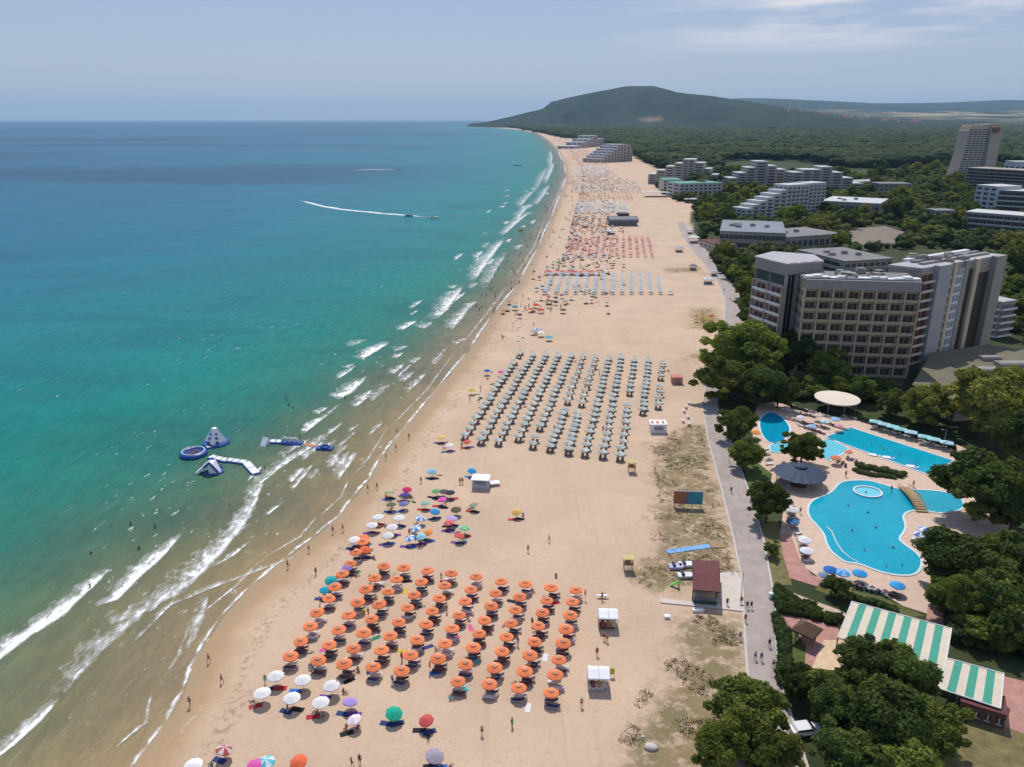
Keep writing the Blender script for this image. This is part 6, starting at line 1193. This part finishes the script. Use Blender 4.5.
# pool furniture
PB, PWH, PTE, POR = c_((.05,.30,.62)), c_((.72,.72,.72)), c_((.30,.58,.58)), c_((.66,.22,.12))
def pl(px, py, label, mats, r=1.3, st=0, vent=None): o_ = single(px, py, label, mats, r, 2.1, bool(st), vent); o_['category'] = 'parasol'; o_.name = 'pool_parasol'; return o_
tl = [(875.5,421),(884,423.5),(893,426),(900.5,428.5),(911,431.5),(924.5,436),(934,438.5),(947,442)]
for k, (x, y) in enumerate(tl):
    p = G(x, y, 2.2); t_ = thing('square_pool_parasol', 'pale turquoise square parasol behind the rectangular pool, %s from the left' % ORD[k+1], 'parasol', (p.x, p.y, 0), -.5, 'square turquoise parasols'); MB().add([(-1.5,-1.1,2.1),(1.5,-1.1,2.1),(1.5,1.1,2.1),(-1.5,1.1,2.1),(0,0,2.6),(-1.5,-1.1,1.92),(1.5,-1.1,1.92),(1.5,1.1,1.92),(-1.5,1.1,1.92)], [(0,1,4),(1,2,4),(2,3,4),(3,0,4),(0,5,6,1),(1,6,7,2),(2,7,8,3),(3,8,5,0)]).build('canopy', PTE if k % 3 != 1 else c_((.40,.60,.66)), t_); MB().tube((0,0,0),(0,0,2.5),.04).build('pole', POLE, t_)
for x, y, l_, m, st in [(789,554-14,'',None,0),(792.5,508,'white parasol at the upper left rim of the lagoon pool',[PWH],0),(793,520,'dark blue parasol at the left rim of the lagoon pool',[c_((.08,.2,.35))],0),(805,538.5,'upper of two white parasols left of the lagoon pool',[PWH],0),(807,549,'lower of two white parasols left of the lagoon pool',[PWH],0),
        (831,568,'deep blue parasol at the left of the lower pool row',[c_((.03,.16,.5))],0),(843,571,'pale blue parasol second in the lower pool row',[PB,c_((.3,.45,.7))],1),(860,571.5,'bright blue parasol third in the lower pool row',[PB],0),(898,583.5,'bright blue parasol at the right of the lower pool row',[PB],0),(824,573,'small grey blue parasol at the left end of the lower pool row',[c_((.2,.28,.4))],0),
        (921,532.5,'blue and white parasol on the pool peninsula',[c_((.08,.2,.55)),PWH],1),(926,528,'second blue and white parasol on the pool peninsula',[c_((.15,.3,.6)),PWH],1),(825,420,'blue white parasol at the top of the pool terrace',[PTE,PWH],1),(836,418,'pale blue parasol beside the top hedge of the pool terrace',[c_((.3,.45,.65))],0),
        (849,450.5,'coral parasol between the small and rectangular pools',[POR],0),(836,456.5,'coral parasol nearer the blue round canopy',[POR],0),(756,431,'orange parasol in front of the dark tree by the round pool',[c_((.7,.3,.08))],0)]:
    if m: pl(x, y, l_, m, 1.35 if 'small' not in l_ else 1.0, st)
ul2 = [True, True, True]; PLW = LP[0]
def pool_loungers(px0, py0, px1, py1, n, rz, where, cols=(0,)):
    for k in range(n):
        u = k / max(1, n-1); q = G(lerp(px0, px1, u), lerp(py0, py1, u)); q += Vector((random.uniform(-.3,.3), random.uniform(-.3,.3), 0)); kk = random.choice(cols); copy_tree(LP[kk], q[:], rz + random.uniform(-.2,.2), '%s sun lounger %s' % (('white','maroon','navy')[kk], where), '%s sun loungers %s' % (('white','maroon','navy')[kk], where))
        if random.random() < .35: cc = random.choice(CK); person(q, 'lie', 'person in %s lying %s' % (cc, where), rz + math.pi/2, cc, group='people in %s lying %s' % (cc, where), z=.38)
pool_loungers(796,408,836,420,9,-.8,'along the top planting of the terrace',(0,2)); pool_loungers(800,426,822,434,7,-.8,'in the third row right of the round pool',(0,1)); pool_loungers(952,466,962,474,4,2.2,'past the right end of the rectangular pool',(0,1)); pool_loungers(765,450,772,470,5,.2,'below the splash pool',(0,1))
for x, y, l_, m in [(801,416,'white parasol right of the small round pool',[PWH]),(812,425,'pale blue parasol between the round and paddling pools',[c_((.3,.45,.65))]),(839,424.5,'pink parasol just left of the rectangular pool at its far corner',[c_((.6,.3,.3))]),(818,414,'cream parasol at the top planting of the terrace',[c_((.6,.5,.38))])]: pl(x, y, l_, m, 1.2)
pool_loungers(876,428,948,450,22,2.2,'in the row behind the rectangular pool',(0,0,2)); pool_loungers(788,500,795,530,8,.2,'at the left rim of the lagoon pool',(0,1,2)); pool_loungers(799,535,808,562,9,.4,'beside the two white pool parasols',(0,1)); pool_loungers(826,578,896,597,18,1.9,'in the lower row of the pool terrace',(0,1,2))
pool_loungers(912,540,932,530,6,1.,'on the pool peninsula',(0,2)); pool_loungers(784,411,812,417,10,-.8,'right of the small round pool',(0,1)); pool_loungers(790,420,822,428,10,-.8,'in the second row right of the round pool',(0,1,2)); pool_loungers(826,424,845,430,6,-.8,'above the paddling pool',(0,2)); pool_loungers(848,458,862,464,4,1.,'below the coral parasols',(0,)); pool_loungers(838,462,846,466,3,1.,'beside the blue round canopy',(0,1)); pool_loungers(845,417,872,424,7,2.2,'at the top edge of the terrace',(0,0,1))
for k, (x, y) in enumerate([(852,531),(864,551),(886,567),(902,566),(868,513),(858,494),(866,493),(880,447),(884,450),(871,443),(770,431),(848,506),(876,528),(893,548),(850,545),(900,455),(915,462)]):
    person(G(x, y), 'stand', 'swimmer up to the chest %s' % ['in the middle of the lagoon pool','in the lower middle of the lagoon pool','near the lower rim of the lagoon pool','at the lower right of the lagoon pool','in the upper middle of the lagoon pool','on the left inside the whirlpool ring','on the right inside the whirlpool ring','in the rectangular pool, upper one','in the rectangular pool, lower one','in the rectangular pool nearest the left end','in the small round pool','on the left of the lagoon pool','right of the lagoon pool centre','near the peninsula side of the lagoon pool','near the underwater step of the lagoon pool','right half of the rectangular pool','at the right raft of the rectangular pool'][k], None, CK[k % 6], z=-1.15)
for k, (x, y) in enumerate([(874,455.5),(888,458),(912,467)]):
    p = G(x, y); t_ = thing('pool_raft', 'pale floating raft at the near edge of the rectangular pool, %s from the left' % ORD[k+1], 'raft', (p.x, p.y, .08), -.4); MB().lathe([(1.2,.0),(1.3,.12),(1.2,.2)], 18, sx=1.2, sy=.6).build('float', WVI, t_); MB().lathe([(.35,.2),(.3,.4)], 10, sy=.6, c=(.8,0,0)).build('headrest', PB, t_)
# parked car
p = G(806, 733); t_ = thing('parked_car', 'white estate car parked under the trees at the bottom right', 'car', p[:], .15); pr_ = [(-2.2,.35),(-2.2,.95),(-1.95,1.0),(-1.7,1.45),(.3,1.48),(1.0,1.0),(2.1,.85),(2.2,.4)]
def extr(pr, w, mb, m=0): n = len(pr); mb.add([(x, -w, z) for x, z in pr] + [(x, w, z) for x, z in pr], [(i, (i+1) % n, n+(i+1) % n, n+i) for i in range(n)] + [tuple(range(n))[::-1], tuple(range(n, 2*n))], m); return mb
extr(pr_, .86, MB()).build('body', mat('car_paint', (.72,.72,.73), .25, .03, 2., .5), t_); extr([(-1.78,1.05),(-1.62,1.38),(.22,1.40),(.8,1.05)], .875, MB()).build('side_window', GLASS, t_); MB().add([(.34,-.78,1.455),(.34,.78,1.455),(.99,.80,1.025),(.99,-.80,1.025)], [(0,1,2,3)]).build('windscreen', GLASS, t_)
bpy.data.objects[t_.children[-1].name].location = (.02, 0, .02)
wm_ = MB().lathe([(.33,-.1),(.33,.1)], 14).mesh('wheel', mat('tyre_rubber', (.02,.02,.02), .9, .1, 2.)); rm_ = MB().lathe([(.2,-.11),(.2,.11)], 12).mesh('rim', METAL)
for sx_ in (-1.35, 1.35):
    for sy_ in (-.8, .8): w_ = link('wheel', wm_, t_, (sx_, sy_, .33)); w_.rotation_euler = (math.pi/2, 0, 0); link('rim', rm_, w_)
for sy_ in (-.62, .62): MB().box(2.15, sy_-.16, .62, 2.21, sy_+.16, .78).build('headlight', WVI, t_); MB().box(-2.22, sy_-.14, .65, -2.195, sy_+.14, .9).build('tail_light', mat('red_lens', (.4,.02,.02), .3, .05, 2.), t_)
# street lamps along the promenade
def lamp(x, y, label, h=6.5):
    t_ = thing('street_lamp', label, 'street lamp', G(x, y)[:]); MB().tube((0,0,0),(0,0,h),.07,.045,8).build('pole', METAL, t_); MB().tube((0,0,h-.05),(-.9,0,h+.1),.04).build('arm', METAL, t_); MB().box(-1.35,-.13,h+.05,-.85,.13,h+.17).build('lamp_head', GREY, t_)
for x, y, l_ in ((850,606,'lamp at the upper left corner of the long striped canopy'),(943,448,'lamp behind the right end of the pool parasols'),(741,596,'lamp at the promenade kerb beside the kiosk terrace'),(729,462,'lamp at the promenade kerb opposite the smaller round tree')): lamp(x, y, l_, 5)
# playground, white canopies along the far promenade
p = G(703, 322); t_ = thing('playground', 'orange and yellow play structure on the sand beside the promenade', 'playground', p[:]); s_ = 1.0; OR_, YE_ = c_((.65,.2,.04)), c_((.7,.5,.1)); MB().lathe([(4.6,0),(4.6,.12),(4.4,.12),(4.4,0)], 24, cap=False, sx=1.1).build('rim', YE_, t_)
for k, (x, y) in enumerate(((-3,0),(0,1.5),(2.6,-.6),(.2,-2),(4,1))): MB().box(x-.6,y-.6,1.2,x+.6,y+.6,1.35).box(x-.6,y-.6,0,x-.5,y-.5,1.199).box(x+.5,y-.6,0,x+.6,y-.5,1.199).box(x-.6,y+.5,0,x-.5,y+.6,1.199).box(x+.5,y+.5,0,x+.6,y+.6,1.199).build('platform', (YE_, OR_)[k % 2], t_); MB().lathe([(.95,2.4),(.05,3.3)], 4, (x,y,0)).tube((x,y,1.35),(x,y,2.5),.05).build('roof', (OR_, YE_)[k % 2], t_)
for x, y, w, l_, cc, hh_ in [(708,284,5,'large white canopy on the promenade edge above the playground',(.7,.7,.7),2.6),(714,276,3.5,'smaller white canopy behind the large one on the promenade',(.66,.66,.68),2.6),(693,270,4,'grey tent on the sand beside the upper promenade',(.25,.27,.32),2.6),(679,252,5,'grey white tent on the sand far up beside the promenade',(.5,.5,.52),3),(694,243,7,'white peaked canopy at the beach shop',(.7,.7,.7),4),(690,234,4,'small white canopy above the beach shop',(.7,.7,.7),3),(611,234.5,6,'white flat shelter just below the curved roof beach club',(.6,.62,.65),2.6),(656,197,30,'white oval beach bar far up by the trees',(.68,.68,.70),5),(676,194,22,'white canopy row right of the oval beach bar',(.68,.68,.70),5),(585,227.5,4,'small white hut among the dark parasol strips',(.7,.7,.7),3),(692,203,16,'white canopy at the promenade start below the small hotels',(.6,.6,.62),4)]:
    t_ = thing('beach_canopy', l_, 'canopy', G(x, y)[:]); d_ = min(w, 6) * .7; MB().add([(-w/2,-d_/2,hh_),(w/2,-d_/2,hh_),(w/2,d_/2,hh_),(-w/2,d_/2,hh_),(-w*.2,0,hh_+1),(w*.2,0,hh_+1),(-w/2,-d_/2,hh_-.4),(w/2,-d_/2,hh_-.4),(w/2,d_/2,hh_-.4),(-w/2,d_/2,hh_-.4)], [(0,1,5,4),(2,3,4,5),(1,2,5),(3,0,4),(0,6,7,1),(1,7,8,2),(2,8,9,3),(3,9,6,0)]).build('cover', c_(cc), t_)
    for a in (-.47, .47):
        for b in (-.45, .45): link('leg', MB().tube((0,0,0),(0,0,hh_-.01),.06).mesh('leg', METAL), t_, (a*w, b*d_, 0))
    MB().box(-w*.4,-d_*.1,0,w*.4,d_*.3,min(1.2, hh_*.45)).build('counter', GREY, t_)
# umbrellas and loungers small group by the dune, litter of dry brush
for k, (x, y) in enumerate(((684,412),(688,418),(683,422),(689,425),(686,408),(689,404))): copy_tree(LP[0], G(x, y)[:], 1.5, 'white sun lounger in the loose rows beside the dune, %s' % ['second back','third back','near left','near right','far left','farthest'][k], 'white sun loungers beside the dune')
# dry dune grass tufts
PROM = [G(*p) for p in PR_L] + [G(*p) for p in PR_R[::-1]]
V_, F_ = [], []; nb_ = 0
for pi_, poly in enumerate(SCRUB[:2]):
    xs = [p.x for p in poly]; ys = [p.y for p in poly]; n = (2600, 2600)[pi_]; X_ = rng.uniform(min(xs), max(xs), n*2); Y_ = rng.uniform(min(ys), max(ys), n*2); k_ = in_poly(X_, Y_, poly)
    for x, y in zip(X_[k_][:n], Y_[k_][:n]):
        if in_poly(np.array([x - 1.2]), np.array([y]), PROM)[0] or in_poly(np.array([x + 1.2]), np.array([y]), PROM)[0]: continue
        if mnoise.noise((x*.16, y*.16, 3.)) < -.02 + .25 * (pi_): continue
        for q in range(5):
            a = random.uniform(0, 6.28); h_ = random.uniform(.12, .34); r_ = random.uniform(.08, .3); c = (x + random.uniform(-.35,.35), y + random.uniform(-.35,.35)); V_.append(np.array([[c[0]-.05, c[1], 0], [c[0]+.07, c[1]+.03, 0], [c[0]+math.cos(a)*r_, c[1]+math.sin(a)*r_, h_]])); F_.append(np.array([[0,1,2]]) + nb_ * 3); nb_ += 1
tag(link('dune_grass', np_mesh('dune_grass', np.concatenate(V_), np.concatenate(F_), mat('dry_grass', (.20,.16,.075), .95, .4, .4), False)), None, None, None, 'stuff')
for lp_ in LP + [GL]:
    if lp_['label'] == 'sun lounger':
        for ch in list(lp_.children): bpy.data.objects.remove(ch)
        bpy.data.objects.remove(lp_)

for o_ in COL.objects:
    l_ = o_.get('label')
    if l_ and len(l_.split()) > 16:
        w_ = l_.replace(' on the near side of ', ' before ').replace('farthest from the sea', 'landward').replace('nearest the sea', 'seaward').replace(' in the ', ' in ').replace(' of the ', ' of ').replace(' by the ', ' by ').split()[:16]
        while w_[-1] in ('the','of','in','at','a','and','to','its','on','by','beside','from','between','behind','left','right','below','with','over','near'): w_.pop()
        o_['label'] = ' '.join(w_)


# ------------------------------------------------------------------ haze
hz = MB().box(-45000, -300, -5, 48000, 47500, 900).build('haze', [])
t = NT('haze'); t.t.nodes.remove(t.p); pv = t.n('ShaderNodeVolumePrincipled'); pv.inputs['Color'].default_value = (.46, .74, 1, 1); pv.inputs['Density'].default_value = .000028; pv.inputs['Anisotropy'].default_value = .2
t.l(pv.outputs[0], t.o.inputs['Volume']); hz.data.materials.clear(); hz.data.materials.append(t.m); hz['kind'] = 'stuff'
